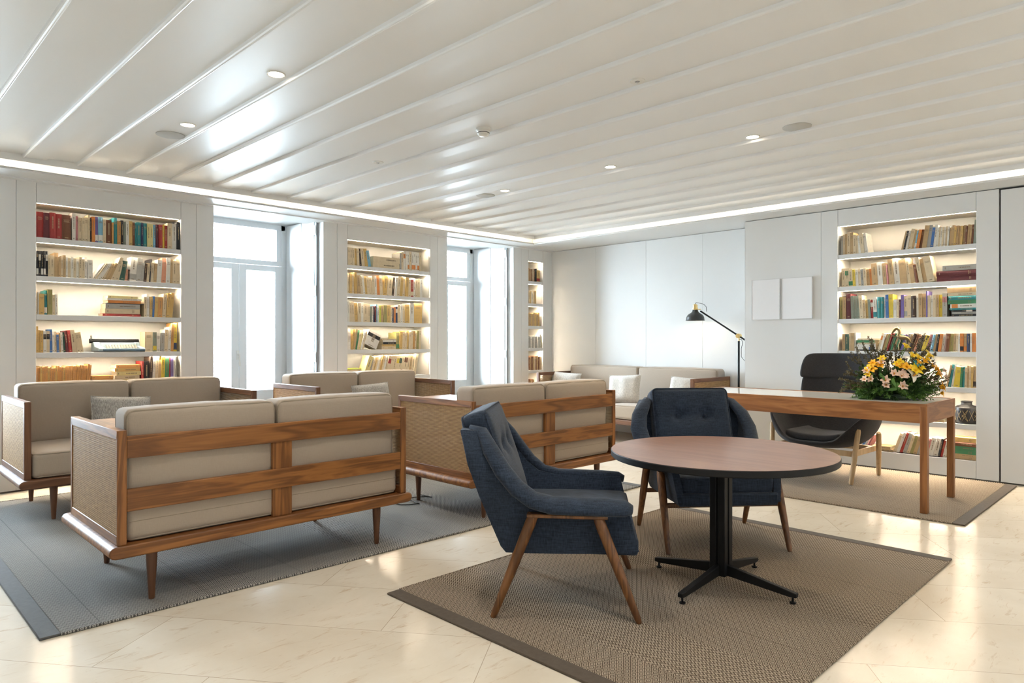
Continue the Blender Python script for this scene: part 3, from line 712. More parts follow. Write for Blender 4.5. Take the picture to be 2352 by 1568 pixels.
# ------------------------------------------------------------------ sofas
RZ = .010
def sofa(label, loc, rotz, L_=1.63, table=True, group=None, wd=TEAK, seed=0, light=False):
    root = thing('sofa', label, 'sofa', loc, rotz, group)
    hx = L_ / 2; px = hx - .035      # outer face of the side panels
    # base platform with rounded ends
    m = MB(); z0, z1 = .228, .284
    P = [(-hx + .012, z0), (hx - .012, z0)]
    def arc(cx, s): return [(cx + s * .028 * math.cos(R(a)), (z0 + z1) / 2 + .028 * math.sin(R(a))) for a in range(-90, 91, 30)]
    poly = arc(hx - .028, 1) + arc(-hx + .028, -1)[::-1]
    m.prism(poly, -.44, .44, 'y')
    m.obj('base', wd[0], root, bevel=.006)
    for sx in (-hx + .195, hx - .205):
        for sy in (-.365, .36):
            MB().lathe([(.0125, .0), (.0135, .004), (.024, .19), (.0245, .23)], (sx, sy, 0), 16).obj('leg', WALNUT[2], root)
    for sg in (-1, 1):
        xo, xi = (-px, -px + .040) if sg < 0 else (px - .040, px)
        y0, y1 = -.425, .395; zt = .795; w = .042
        fr = MB().prism([(y0, zt), (y0 + .012, zt - w), (y1 - .03, zt - w), (y1, zt)], xo, xi, 'x').obj('side_panel', wd[1], root, bevel=.003)
        MB().prism([(y0, .284), (y1, .284), (y1 - .03, .284 + w), (y0 + .012, .284 + w)], xo, xi, 'x').obj('bottom_rail', wd[1], fr, bevel=.003)
        MB().prism([(y0, .284), (y0 + .012, .284 + w), (y0 + .012, zt - w), (y0, zt)], xo, xi, 'x').obj('stile', wd[2], fr, bevel=.003)
        MB().prism([(y1, .284), (y1, zt), (y1 - .03, zt - w), (y1 - .03, .284 + w)], xo, xi, 'x').obj('stile', wd[2], fr, bevel=.003)
        m = MB(); c = xo + .005 if sg < 0 else xi - .005
        m.box(c - .0015, c + .0015, y0 + .012, y1 - .03, .284 + w, zt - w)
        m.obj('cane_panel', CANE, fr, smooth=False)
    for z0, z1 in ((.668, .767), (.430, .530)):
        MB().box(-px + .040, px - .040, -.425, -.400, z0, z1).obj('back_rail', wd[0], root, bevel=.003)
    n = 1
    MB().box(-.055, .050, -.418, -.395, .284, .765).obj('back_post', wd[2], root, bevel=.002)
    a, b = -px + .045, px - .065
    gap = .004; c = (a + b) / 2 - .01
    for i, (u, v) in enumerate(((a, c - gap), (c + gap, b))):
        th = .175; cx = (u + v) / 2; h = .428; cz = .455 + h / 2 - .004; cy = -.390 + th / 2 + .004
        m = MB().cushion(cx, cy, cz, v - u, th, h, .028, (.0, .016, .012), seed=seed + i, wr=.0012, n=14)
        cu = m.obj('back_cushion', TAUPE, root, ang=80)
        pm = MB()
        for s in (-1, 1):
            lp = rloop((v - u) / 2 - .007, h / 2 - .007, .035)
            pm.tube([(cx + p[0], cy + s * (th / 2 - .008), cz + p[1] + (.010 * max(0, 1 - (p[0] / ((v - u) / 2)) ** 2) if p[1] > 0 else 0)) for p in lp], .0050, 6, closed=True)
        pm.obj('piping', PIPE, cu)
    sa = -px + .045; hm = (sa + b + .02) / 2 - .012
    for (u, v) in ((sa, hm - .002), (hm + .002, b + .02)):
        m = MB().cushion((u + v) / 2, .0, .370, v - u, .80, .165, .03, (0, 0, .014), seed=seed + 5, wr=.0)
        cu = m.obj('seat_cushion', TAUPE, root, ang=80)
        pm = MB()
        for s in (-1, 1):
            pm.tube([((u + v) / 2 + p[0], p[1], .370 + s * .0745) for p in rloop((v - u) / 2 - .007, .393, .035)], .0042, 6, closed=True)
        pm.tube([(u + .012, -.4005, .378), (v - .012, -.4005, .378)], .0016, 5)
        pm.obj('piping', PIPE, cu)
    if table:
        m = MB(); m.box(-px + .041, -px + .50, -.225, .392, .745, .772); m.obj('side_table_top', wd[1], root, bevel=.003)
        m = MB(); m.box(-px + .475, -px + .50, -.20, .39, .462, .7445); m.obj('table_side', wd[2], root, bevel=.002)
    return root
sofa('nearest teak sofa seen from behind, cane side panel, taupe cushions', (1.685, 3.81, RZ), 0, seed=1)
sofa('teak cane sofa seen from behind the blue side-on armchair', (3.770, 3.81, RZ), 0, seed=11)
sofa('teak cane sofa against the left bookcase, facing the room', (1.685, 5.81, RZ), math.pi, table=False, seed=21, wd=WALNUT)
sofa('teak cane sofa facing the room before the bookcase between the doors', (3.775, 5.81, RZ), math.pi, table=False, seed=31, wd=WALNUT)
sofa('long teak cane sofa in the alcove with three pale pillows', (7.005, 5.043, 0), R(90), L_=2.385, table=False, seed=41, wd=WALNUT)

def pillow(label, loc, rot, w=.42, h=.335, t=.13, mat=TWEED, seed=0):
    root_m = MB(); n = 16; rows_f = []; rows_b = []
    rnd = random.Random(seed)
    for sgn, rows in ((1, rows_f), (-1, rows_b)):
        for i in range(n + 1):
            r_ = []
            for j in range(n + 1):
                u, v = 2 * i / n - 1, 2 * j / n - 1
                k = (max(0, 1 - u ** 4) * max(0, 1 - v ** 4)) ** .55
                pin = 1 - .035 * (1 - abs(u) ** 2) * abs(v) ** 3
                pin2 = 1 - .035 * (1 - abs(v) ** 2) * abs(u) ** 3
                r_.append((u * w / 2 * pin2, sgn * t / 2 * k + .004 * math.sin(7 * u + seed) * k, v * h / 2 * pin))
            rows.append(r_ if sgn < 0 else r_[::-1])
    root_m.grid(rows_f); root_m.grid(rows_b)
    o = root_m.obj('pillow', mat, loc=loc, rot=rot, ang=60)
    s = MB(); pts = []
    for i in range(n): pts.append(rows_b[i][0])
    for j in range(n): pts.append(rows_b[n][j])
    for i in range(n, 0, -1): pts.append(rows_b[i][n])
    for j in range(n, 0, -1): pts.append(rows_b[0][j])
    s.tube(pts, .004, 6, closed=True); s.obj('piping', mat, o)
    return tag(o, label, 'pillow')
pillow('dark grey tweed pillow on the sofa before the left bookcase', (1.60, 5.86, .615), (R(-16), R(4), R(2)), seed=1)
pillow('grey tweed pillow on the sofa before the middle bookcase', (3.86, 5.86, .615), (R(-16), R(-3), R(-2)), seed=2)
pillow('pale tweed pillow at the far end of the alcove sofa', (6.93, 5.98, .625), (R(-16), R(3), R(-78)), mat=TWEEDL, seed=3)
pillow('pale tweed pillow in the middle of the alcove sofa', (6.90, 5.005, .625), (R(-16), R(-3), R(-80)), mat=TWEEDL, seed=4)
pillow('pale tweed pillow beside the near cane arm of the alcove sofa', (6.93, 4.17, .625), (R(-16), R(3), R(-85)), mat=TWEEDL, seed=5)
m = MB(); pts = [(3.10 + .16 * math.cos(t * .5), 4.15 + .10 * math.sin(t * .5), .016) for t in range(10)]
tag(m.tube([(3.25, 4.3, .016)] + pts + [(3.2, 4.75, .016)], .004, 6).obj('cable', BLACK), 'black cable curled on the rug behind a sofa leg', 'cable')

# ------------------------------------------------------------------ round table
def round_table():
    root = thing('round_table', 'round pedestal table with brown veneer top and black edge', 'table', (3.112, 1.677, RZ))
    Rr = .535
    top = MB().lathe([(Rr - .004, .652), (Rr - .003, .6535)], n=96).obj('table_top', TTOP, root)
    MB().lathe([(Rr - .03, .622), (Rr - .004, .622), (Rr, .626), (Rr, .650), (Rr - .002, .6525), (Rr - .0035, .6525), (Rr - .03, .622)], n=96, cap=False).obj('edge_band', BLACK, top)
    m = MB()
    for sx in (-1, 1):
        for sy in (-1, 1): m.box(min(sx * .006, sx * .040), max(sx * .006, sx * .040), min(sy * .006, sy * .040), max(sy * .006, sy * .040), .05, .618)
    m.box(-.03, .03, -.03, .03, .05, .61)
    c = m.obj('column', BLACK, root, bevel=.003); c.rotation_euler = (0, 0, R(0))
    MB().box(-.14, .14, -.14, .14, .612, .6218).obj('top_plate', BLACK, root, bevel=.002)
    for k in range(4):
        Mr = Matrix.Rotation(R(90 * k), 4, 'Z')
        m = MB(); m.prism([(.03, .052), (.03, .104), (.375, .050), (.375, .030), (.345, .028)], -.013, .013, 'y', M=Mr)
        leg = m.obj('leg', BLACK, root, bevel=.003)
        MB().lathe([(.014, 0), (.014, .006), (.005, .008), (.005, .03)], tuple(Mr @ Vector((.355, 0, 0))), 12).obj('levelling_foot', BLACK, leg)
round_table()

# ------------------------------------------------------------------ blue armchairs
def armchair(label, loc, rotz):
    root = thing('armchair', label, 'armchair', loc, rotz)
    T = [(-.462, .800), (-.440, .802), (-.385, .795), (-.335, .725), (-.285, .645), (-.225, .565), (-.160, .516), (-.080, .500), (.060, .498), (.170, .497), (.262, .492)]
    def yo(x, z):        # half width of the shell by height
        pts = [(.25, .292), (.44, .318), (.50, .335), (.62, .375), (.70, .372), (.81, .305)]
        for (a, p), (b, q) in zip(pts, pts[1:]):
            if z <= b: t = max(0, (z - a) / (b - a)); return p + (q - p) * t
        return pts[-1][1]
    B = []
    n = len(T)
    bl = [(-.462, .795), (-.42, .66), (-.375, .52), (-.33, .40), (-.285, .29), (-.262, .262), (-.15, .262), (.02, .265), (.16, .27), (.27, .275), (.315, .284)]
    for sg in (-1, 1):
        rows_o, rows_i = [], []
        for i in range(n):
            ro, ri = [], []
            for k in range(7):
                t = k / 6; x = bl[i][0] + (T[i][0] - bl[i][0]) * t; z = bl[i][1] + (T[i][1] - bl[i][1]) * t
                y = yo(x, z); ro.append((x, sg * y, z)); ri.append((x + (.012 if i == 0 else 0), sg * (y - .042), z))
            rows_o.append(ro); rows_i.append(ri)
        m = MB(); m.grid(rows_o); m.grid(rows_i)
        m.grid([[r[-1] for r in rows_o], [r[-1] for r in rows_i]]); m.grid([[r[0] for r in rows_o], [r[0] for r in rows_i]])
        m.grid([rows_o[-1], rows_i[-1]]); m.grid([rows_o[0], rows_i[0]])
        side = m.obj('side_panel', NAVY, root, ang=55)
        # padded roll: wing edge flowing into the armrest
        pr = [(-.425, .812), (-.372, .795), (-.320, .715), (-.268, .635), (-.208, .560), (-.140, .508), (-.06, .487), (.06, .484), (.17, .483), (.255, .480), (.284, .474)]
        pts = []; rs = []
        for i, (x, z) in enumerate(pr):
            tw = 1 - min(1, max(0, (z - .5) / .3))
            pts.append((x, sg * (yo(x, z) - .030 + .040 * tw), z)); rs.append([.014, .034, .048, .052, .052, .050, .052, .052, .051, .046, .026][i])
        MB().tube(pts, rs, 16, sy=.60).obj('armrest', NAVY, root, ang=80)
    # outer back
    rows_o, rows_i = [], []
    for z in (.262, .30, .40, .52, .66, .74, .80):
        x = -.262 + (z - .262) * (-.20 / .54); y = yo(x, z) - .004
        ro, ri = [], []
        for k in range(9):
            u = -1 + 2 * k / 8; zz = z + (.012 * (1 - u * u) if z > .79 else 0)
            ro.append((x - .010 * (1 - u * u), u * y, zz)); ri.append((x + .045, u * (y - .01), zz))
        rows_o.append(ro); rows_i.append(ri)
    m = MB(); m.grid(rows_o); m.grid(rows_i); m.grid([rows_o[-1], rows_i[-1]]); m.grid([rows_o[0], rows_i[0]])
    m.obj('outer_back', NAVY, root, ang=55)
    m = MB(); m.box(-.26, .312, -.288, .288, .262, .30); m.box(.262, .314, -.288, .288, .268, .335)
    m.obj('seat_frame', NAVY, root, bevel=.012)
    m = MB().cushion(.035, 0, .375, .52, .555, .105, .035, (0.0, 0, .014), seed=3); sc = m.obj('seat_cushion', NAVY, root, ang=80)
    pm = MB()
    for s in (-1, 1): pm.tube([(.035 + p[0], p[1], .375 + s * .042) for p in rloop(.252, .270, .04)], .004, 6, closed=True)
    pm.obj('piping', NAVY, sc)
    # leaning back cushion with two buttons
    lean = R(-18.5); Mb = Matrix.Translation((-.265, 0, .405)) @ Matrix.Rotation(lean, 4, 'Y')
    m = MB(); m.cushion(0, 0, .243, .125, .515, .490, .035, (.022, 0, 0), seed=8, n=18)
    btn = [(-.088, .300), (.088, .300)]
    nv = []
    for v in m.v:
        x, y, z = v; dx = 0
        if x > 0:
            for by, bz in btn:
                d2 = ((y - by) ** 2 + (z - bz) ** 2); dx -= .030 * math.exp(-d2 / .0008) + .013 * math.exp(-d2 / .007)
            dx -= .006 * math.exp(-((z - .300) ** 2) / .0003) * (1 if abs(y) < .2 else 0)
        nv.append(tuple(Mb @ Vector((x + dx, y, z))))
    m.v = nv; bc = m.obj('back_cushion', NAVY, root, ang=80)
    pm = MB()
    for s in (-1, 1): pm.tube([Mb @ Vector((s * .055, p[0], .243 + p[1])) for p in rloop(.251, .239, .03)], .0042, 6, closed=True)
    pm.obj('piping', NAVY, bc)
    for by, bz in btn:
        M2 = Mb @ Matrix.Translation((.050, by, bz)) @ Matrix.Rotation(R(90), 4, 'Y')
        MB().lathe([(.001, -.004), (.012, -.002), (.013, .002), (.009, .006), (.001, .0075)], n=16, M=M2).obj('button', NAVY, bc)
    legs = {}
    for sx in (-1, 1):
        for sy in (-1, 1):
            a = Vector((sx * .135, sy * .345, .448)); b = Vector((sx * .312, sy * .352, .0))
            q = [a.lerp(b, t) for t in (0, .08, .5, .96, 1)]
            MB().tube(q, [.020, .024, .022, .015, .012], 14).obj('leg', CHLEG, root)
    for sy in (-1, 1):
        MB().box(-.165, .180, sy * .345 - .026, sy * .345 + .026, .436, .452).obj('arm_rail', CHLEG, root, bevel=.004)
    for sx in (-1, 1):
        MB().box(sx * .207 - .012, sx * .207 + .012, -.335, .335, .236, .262).obj('stretcher', CHLEG, root, bevel=.004)
    return root
armchair('navy armchair seen from the side, left of the round table', (2.51, 2.15, RZ), R(-51))
armchair('navy buttoned armchair facing us behind the round table', (3.80, 2.125, RZ), R(-130.2))

# ------------------------------------------------------------------ desk
def desk():
    root = thing('desk', 'long teak desk with white glass top and straight legs', 'desk', (0, 0, RZ)); x0, x1, y0, y1 = 5.375, 6.125, 1.352, 3.27; zt = .757
    MB().box(x0, x0 + .02, y0, y1, .622, zt).obj('apron', DESKW[1], root, bevel=.002)
    MB().box(x1 - .02, x1, y0, y1, .622, zt).obj('apron', DESKW[1], root, bevel=.002)
    for a in (y0, y1 - .02): MB().box(x0 + .02, x1 - .02, a, a + .02, .622, zt).obj('apron', DESKW[0], root, bevel=.002)
    MB().box(x0 + .0205, x1 - .0205, y0 + .0205, y1 - .0205, .742, .7535).obj('glass_top', WHITEGLOSS, root, bevel=.001)
    for x in (x0 - .0006, x1 - .0454):
        for y in (y0 - .0006, y1 - .0454):
            MB().box(x, x + .046, y, y + .046, 0, .741).obj('leg', DESKW[2], root, bevel=.002)
desk()

# ------------------------------------------------------------------ charcoal wing chair
def wing_chair():
    root = thing('lounge_chair', 'tall charcoal wool shell chair with ash legs behind the desk', 'chair', (6.35, 2.41, RZ), R(178))
    # local: +x front, y across. centre profile from seat front to head
    P = [(.330, .338, .21, .0, .015), (.315, .318, .27, -.02, .10), (.265, .300, .325, -.02, .225), (.17, .288, .365, .02, .285), (.04, .280, .385, .07, .30), (-.08, .280, .39, .08, .29), (-.18, .305, .385, .07, .25),
         (-.250, .39, .372, .08, .155), (-.290, .51, .350, .10, .04), (-.325, .64, .335, .10, .0), (-.352, .77, .33, .09, 0), (-.372, .865, .335, .085, 0)]
    def cs(p, n=17):
        x, z, hw, curl, rise = p; out = []
        for k in range(n):
            u = -1 + 2 * k / (n - 1); a = abs(u)
            y = hw * math.sin(min(1, a) * R(90)) * (1 if u >= 0 else -1) if rise > .05 else hw * u
            e = a ** 3
            out.append((x + curl * a ** 2.5, y * (1 + .10 * e * (1 if rise > .12 else 0)), z + rise * e))
        return out
    m = MB(); m.grid([cs(p) for p in P])
    o = m.obj('seat_shell', CHAR, root, merge=False, ang=180)
    s = o.modifiers.new('solid', 'SOLIDIFY'); s.thickness = .028; s.offset = -1
    sb = o.modifiers.new('sub', 'SUBSURF'); sb.levels = 1; sb.render_levels = 2
    H = [(-.352, .845, .345, .095, 0), (-.362, .90, .35, .095, 0), (-.385, .98, .345, .09, 0), (-.402, 1.04, .33, .08, 0), (-.412, 1.068, .305, .07, 0), (-.416, 1.078, .26, .05, 0)]
    m = MB(); m.grid([cs(p) for p in H])
    o = m.obj('head_wing', CHAR, root, merge=False, ang=180)
    s = o.modifiers.new('solid', 'SOLIDIFY'); s.thickness = .034; s.offset = 0
    sb = o.modifiers.new('sub', 'SUBSURF'); sb.levels = 1; sb.render_levels = 2
    m = MB().cushion(.045, 0, .352, .46, .47, .05, .02, (0, 0, .012), n=14)
    m.v = [(x, y, z + .10 * abs(y / .24) ** 3 * .35) for x, y, z in m.v]
    m.obj('seat_pad', fabric('charcoal_pad', (.05, .048, .05), .4, 700), root, ang=80)
    for sy in (-1, 1):
        for (tx, bx, top) in ((.17, .31, .455), (-.12, -.31, .40)):
            a = Vector((tx + (.10 if bx > 0 else 0) * .6, sy * (.375 if bx > 0 else .412), top)); b = Vector((bx, sy * .345, 0))
            MB().tube([a, a.lerp(b, .04), a.lerp(b, .5), a.lerp(b, .97), b], [.016, .021, .0215, .018, .014], 14).obj('leg', ASH, root)
        MB().box(-.235, .275, sy * .345 - .010, sy * .345 + .010, .225, .275).obj('side_stretcher', ASH, root, bevel=.003)
    for x in (.255, -.20):
        MB().box(x - .011, x + .011, -.33, .33, .225, .27).obj('cross_stretcher', ASH, root, bevel=.003)
wing_chair()

# ------------------------------------------------------------------ ceiling fittings
ZF = ZC + .0155
def downlight(x, y, lab, e=1.0, seen=True, sub=None):
    root = thing('ceiling_downlight', lab, 'ceiling light', (x, y, ZF), 0)
    MB().lathe([(.040, -.002), (.046, -.004), (.049, -.001), (.049, .010), (.040, .010), (.040, -.002)], n=32, cap=False).obj('ring', PLASTIC, root)
    MB().lathe([(.001, -.0015), (.0395, -.0015), (.0395, .006), (.001, .006)], n=32).obj('lens', BULB, root)
    l = bpy.data.lights.new('downlight_lamp', 'SPOT'); l.energy = K_SPOT * e; l.color = SOFTW if x > 4 else (1, .92, .80); l.spot_size = R(130); l.spot_blend = .9; l.shadow_soft_size = .05
    o = bpy.data.objects.new('downlight_lamp', l); COL.objects.link(o); o.parent = root; o.location = (0, 0, -.03)
downlight(1.685, 3.473, 'lit round ceiling downlight above the nearest sofa', .5)
downlight(1.671, 4.69, 'lit round ceiling downlight beside the left speaker grille', .5)
downlight(4.542, 2.21, 'lit round ceiling downlight beside the right speaker grille')
downlight(4.502, 3.40, 'lit round ceiling downlight in the middle of the right row')
downlight(4.51, 4.635, 'lit round ceiling downlight farthest from us')
for i, (x, y) in enumerate([(1.67, 2.2), (1.67, .95), (1.67, -.4), (4.52, .15), (4.52, -1.0), (6.2, -.2), (6.2, -1.5), (-1.1, .95), (4.52, -1.7), (1.67, -1.7), (-1.1, -1.2)]):  # unseen downlights added to brighten the foreground
    downlight(x, y, 'added round ceiling downlight outside the view, number %s along' % ORD[i], .50 if x > 4 else .95)
def disc(x, y, r, name, mat, lab, cat, z=ZF, h=.004):
    tag(MB().lathe([(.001, -h), (r - .002, -h), (r, -h + .001), (r, .012), (.001, .012)], n=40).obj(name, mat, loc=(x, y, z)), lab, cat)
disc(1.665, 5.0, .090, 'ceiling_speaker', GREYGRILL, 'round grey ceiling speaker near the left light slot', 'speaker')
disc(4.538, 1.9, .090, 'ceiling_speaker', GREYGRILL, 'round grey ceiling speaker toward the right bookcase', 'speaker')
disc(4.525, 4.92, .090, 'ceiling_speaker', GREYGRILL, 'round ceiling speaker near the far corner', 'speaker')
def sprinkler(x, y, lab):
    root = thing('sprinkler_cover', lab, 'sprinkler', (x, y, ZF))
    MB().lathe([(.014, -.004), (.040, -.004), (.042, -.002), (.042, .01), (.014, .01), (.014, -.004)], n=32, cap=False).obj('cover_plate', PLASTIC, root)
    MB().lathe([(.001, -.012), (.006, -.011), (.007, -.002), (.013, -.001), (.013, .008), (.001, .008)], n=16).obj('sprinkler_head', STEEL, root)
sprinkler(3.086, 4.61, 'small round sprinkler plate above the far sofas')
sprinkler(3.122, 2.177, 'small round sprinkler plate between the right ceiling boards')
sm = thing('smoke_detector', 'white domed smoke detector in the middle of the ceiling', 'smoke detector', (3.092, 3.385, ZF))
MB().lathe([(.001, -.018), (.047, -.018), (.050, -.014), (.050, .01), (.001, .01)], n=32).obj('base', PLASTIC, sm)
MB().lathe([(.001, -.052), (.026, -.051), (.036, -.044), (.040, -.034), (.041, -.026), (.045, -.019), (.001, -.019)], n=32).obj('dome', PLASTIC, sm)
MB().lathe([(.038, -.0335), (.0415, -.0335), (.0420, -.030), (.038, -.030)], n=32).obj('sensor_slot', GAP, sm)

# ------------------------------------------------------------------ pictures on the pier
for ya, yb, lab in ((3.125, 3.432, 'left of the two blank white panels on the pier'), (2.792, 3.103, 'right of the two blank white panels on the pier')):
    r_ = thing('picture_panel', lab, 'picture', (XB, (ya + yb) / 2, 1.643)); h = .213; w = (yb - ya) / 2
    MB().box(-.018, -.0005, -w, w, -h, h).obj('panel', PICT, r_, bevel=.002)
    m = MB()
    m.box(-.0195, -.018, -w, w, h - .004, h); m.box(-.0195, -.018, -w, w, -h, -h + .004)
    m.box(-.0195, -.018, -w, -w + .004, -h, h); m.box(-.0195, -.018, w - .004, w, -h, h); m.obj('border', plain('panel_border', (.62, .62, .62), .5), r_, smooth=False)

# ------------------------------------------------------------------ floor lamp in the alcove
def floor_lamp():
    root = thing('floor_lamp', 'black and brass reading floor lamp in the alcove corner', 'floor lamp', (7.20, 3.665, 0))
    MB().lathe([(.001, 0), (.135, 0), (.137, .006), (.13, .018), (.02, .024), (.016, .05), (.001, .05)], n=40).obj('base', BLACK, root)
    MB().tube([(0, 0, .02), (0, 0, 1.205)], .0115, 12).obj('pole', BLACK, root)
    J = Vector((0, 0, 1.262)); Hd = Vector((0, .538, 1.592)); dv = (Hd - J).normalized()
    m = MB(); m.tube([(0, 0, 1.195), (0, 0, 1.24)], .010, 12); m.obj('brass_collar', BRASS, root)
    MB().tube([(-.024, 0, 1.262), (.024, 0, 1.262)], .026, 20).obj('pivot_joint', BRASS, root)
    MB().tube([J - dv * .30, Hd - dv * .075], .0095, 12).obj('arm', BLACK, root)
    MB().lathe([(.001, 0), (.03, 0), (.03, .07), (.001, .07)], n=20, M=Matrix.Translation(J - dv * .30) @ dv.to_track_quat('Z', 'Y').to_matrix().to_4x4()).obj('counterweight', BLACK, root)
    hx = Vector((0, .543, 0))
    m = MB(); m.tube([hx + Vector((0, -.075, 1.575)), hx + Vector((0, -.04, 1.575))], .004, 8)
    for s in (-1, 1): m.tube([hx + Vector((s * .03, -.045, 1.575)), hx + Vector((s * .033, 0, 1.575))], .004, 8)
    m.tube([hx + Vector((-.03, -.045, 1.575)), hx + Vector((.03, -.045, 1.575))], .004, 8); m.obj('bracket', BRASS, root)
    MB().lathe([(.004, 1.640), (.014, 1.636), (.026, 1.628), (.028, 1.62), (.026, 1.600), (.030, 1.598), (.032, 1.576), (.028, 1.574), (.002, 1.574)], tuple(hx), 24).obj('socket_cap', BRASS, root)
    outer = [(.030, 1.580), (.033, 1.555), (.045, 1.538), (.075, 1.520), (.094, 1.500), (.103, 1.478), (.105, 1.455), (.111, 1.444)]
    inner = [(.108, 1.4445), (.101, 1.457), (.099, 1.478), (.090, 1.497), (.072, 1.515), (.042, 1.533), (.030, 1.550), (.027, 1.576)]
    MB().lathe(outer + inner, tuple(hx), 40).obj('lamp_shade', plain('grey_black_enamel', (.03, .033, .036), .35), root)
    MB().lathe([(.001, 1.478), (.022, 1.484), (.030, 1.502), (.026, 1.522), (.014, 1.545), (.001, 1.55)], tuple(hx), 20).obj('bulb', LBULB, root)
    c = [(0, .543, 1.640), (0, .53, 1.655), (0, .48, 1.645), (0, .43, 1.630), (0, .40, 1.60), (0, .395, 1.545)]
    MB().tube(c, .0028, 6).obj('cord', BLACK, root)
    c = [(0, .0, 1.225), (0, -.035, 1.22), (0, -.045, 1.18), (0, -.03, 1.12), (0, -.03, 1.03), (0, -.07, .985), (0, -.13, 1.02), (0, -.16, 1.09)]
    MB().tube(c, .0028, 6).obj('cord', BLACK, root)
    l = bpy.data.lights.new('lamp_light', 'POINT'); l.energy = K_LAMP; l.color = (1, .80, .56); l.shadow_soft_size = .03
    o = bpy.data.objects.new('lamp_light', l); COL.objects.link(o); o.parent = root; o.location = (0, .543, 1.465)
floor_lamp()

# ------------------------------------------------------------------ typewriter, vase, brass figure
def typewriter():
    xa, xb = on_y(226, YA + .03)[0], on_y(333, YA + .03)[0]; w = xb - xa
    root = thing('typewriter', 'pale blue portable typewriter on the fourth shelf of the left bookcase', 'typewriter', ((xa + xb) / 2, YA + .012, SH[3] + .001))
    body = plain('typewriter_blue', (.33, .42, .48), .35); dk = plain('typewriter_dark_blue', (.10, .17, .24), .35); h = w / 2
    MB().prism([(.0, .006), (.0, .030), (.012, .036), (.15, .052), (.17, .084), (.24, .088), (.25, .07), (.25, .006)], -h, -h + .055, 'x').obj('body', body, root, bevel=.006)
    MB().prism([(.0, .006), (.0, .030), (.012, .036), (.15, .052), (.17, .084), (.24, .088), (.25, .07), (.25, .006)], h - .04, h, 'x').obj('side_cover', body, root, bevel=.006)
    MB().box(-h + .05, h - .035, .145, .25, .006, .082).obj('top_cover', body, root, bevel=.006)
    MB().box(-h + .03, h - .005, -.006, .016, .006, .030).obj('front_bar', dk, root, bevel=.008)
    MB().box(-h + .05, h - .035, .012, .15, .006, .026).obj('key_well', BLACK, root)
    km = MB()
    for r_ in range(4):
        for k in range(11):
            x = -h + .070 + k * (w - .135) / 10.4 + r_ * .004; y = .030 + r_ * .026
            km.box(x, x + .016, y, y + .018, .030 + r_ * .008, .038 + r_ * .008)
    km.obj('keys', plain('ivory_keys', (.62, .60, .52), .4), root, bevel=.002)
    MB().tube([(-h - .005, .215, .095), (h + .004, .215, .095)], .017, 16).obj('platen', BLACK, root)
    MB().tube([(-h - .022, .215, .095), (-h - .006, .215, .095)], .020, 16).obj('platen_knob', BLACK, root)
    MB().tube([(-h - .012, .21, .10), (-h - .016, .18, .125), (-h - .022, .16, .142)], [.005, .005, .008], 8).obj('return_lever', STEEL, root)
typewriter()
def vase():
    X = 7.165; y = on_x(2220, X)[0]
    root = thing('vase', 'squat black vase with gold diamond lines at the right bookcase end', 'vase', (X, y, SH[5]), R(20))
    MB().lathe([(.001, 0), (.080, 0), (.088, .006), (.093, .02), (.094, .05), (.094, .12), (.090, .142), (.072, .156), (.050, .162), (.042, .168), (.041, .186), (.046, .193), (.046, .198), (.036, .198), (.034, .17), (.001, .165)], n=48).obj('body', plain('matt_black_glaze', (.02, .019, .02), .35), root)
    g = MB()
    def P(a, z): r_ = .0945 - (.005 if z < .03 or z > .125 else 0); return (r_ * math.cos(a), r_ * math.sin(a), z)
    for k in range(12):
        a0 = 2 * math.pi * k / 12
        for s, za, zb in ((1, .020, .130), (-1, .020, .130), (1, .06, .130) if k % 2 else (-1, .02, .08)):
            q = [P(a0 + s * (t / 6) * .52, za + (zb - za) * t / 6) for t in range(7)]; g.tube(q, .0011, 5)
    g.obj('gold_lines', plain('gold_line', (.75, .58, .28), .4, .3), root)
vase()
def figure():
    X = 7.075
    def P(px, py, dx=0):
        y, d = on_x(1860 + px / 3.92, X + dx); return Vector((X + dx, y, 1.2 - (740 + py / 3.92 - 783.5) / F_PX * d))
    base = P(815, 255); root = thing('brass_figure', 'brass curled dragon figurine in front of the fourth shelf books', 'figurine', (base.x, base.y, SH[3]))
    BRASS = plain('antique_brass', (.20, .145, .065), .4, .7)
    def q(px, py, dx=0): return P(px, py, dx) - Vector((base.x, base.y, SH[3]))
    MB().box(-.035, .025, -.075, .075, .0015, .014).obj('plinth', plain('dark_bronze', (.10, .08, .05), .4, .6), root, bevel=.003)
    path = [q(738, 100), q(752, 78), q(768, 58), q(788, 52), q(806, 68), q(808, 92), q(796, 118), q(815, 134), q(845, 136), q(872, 140), q(892, 152), q(902, 172), q(920, 182), q(936, 180)]
    MB().tube(path, [.006, .011, .015, .016, .014, .014, .017, .020, .020, .017, .014, .010, .006, .003], 12).obj('body', BRASS, root, ang=80)
    MB().tube([q(800, 122), q(770, 128), q(742, 118), q(728, 108)], [.009, .008, .006, .002], 8).obj('foreleg', BRASS, root)
    MB().tube([q(812, 138), q(818, 170), q(800, 205), Vector((0, .01, .014))], [.008, .007, .006, .008], 8).obj('support', BRASS, root)
    MB().tube([q(868, 145), q(872, 185), Vector((0, -.045, .014))], [.009, .006, .007], 8).obj('hind_leg', BRASS, root)
    m = MB()
    for a in ((752, 70), (768, 52), (788, 44), (812, 60)): c = q(*a); m.lathe([(.001, 0), (.004, .003), (.001, .012)], tuple(c), 6)
    m.obj('crest', BRASS, root)
figure()

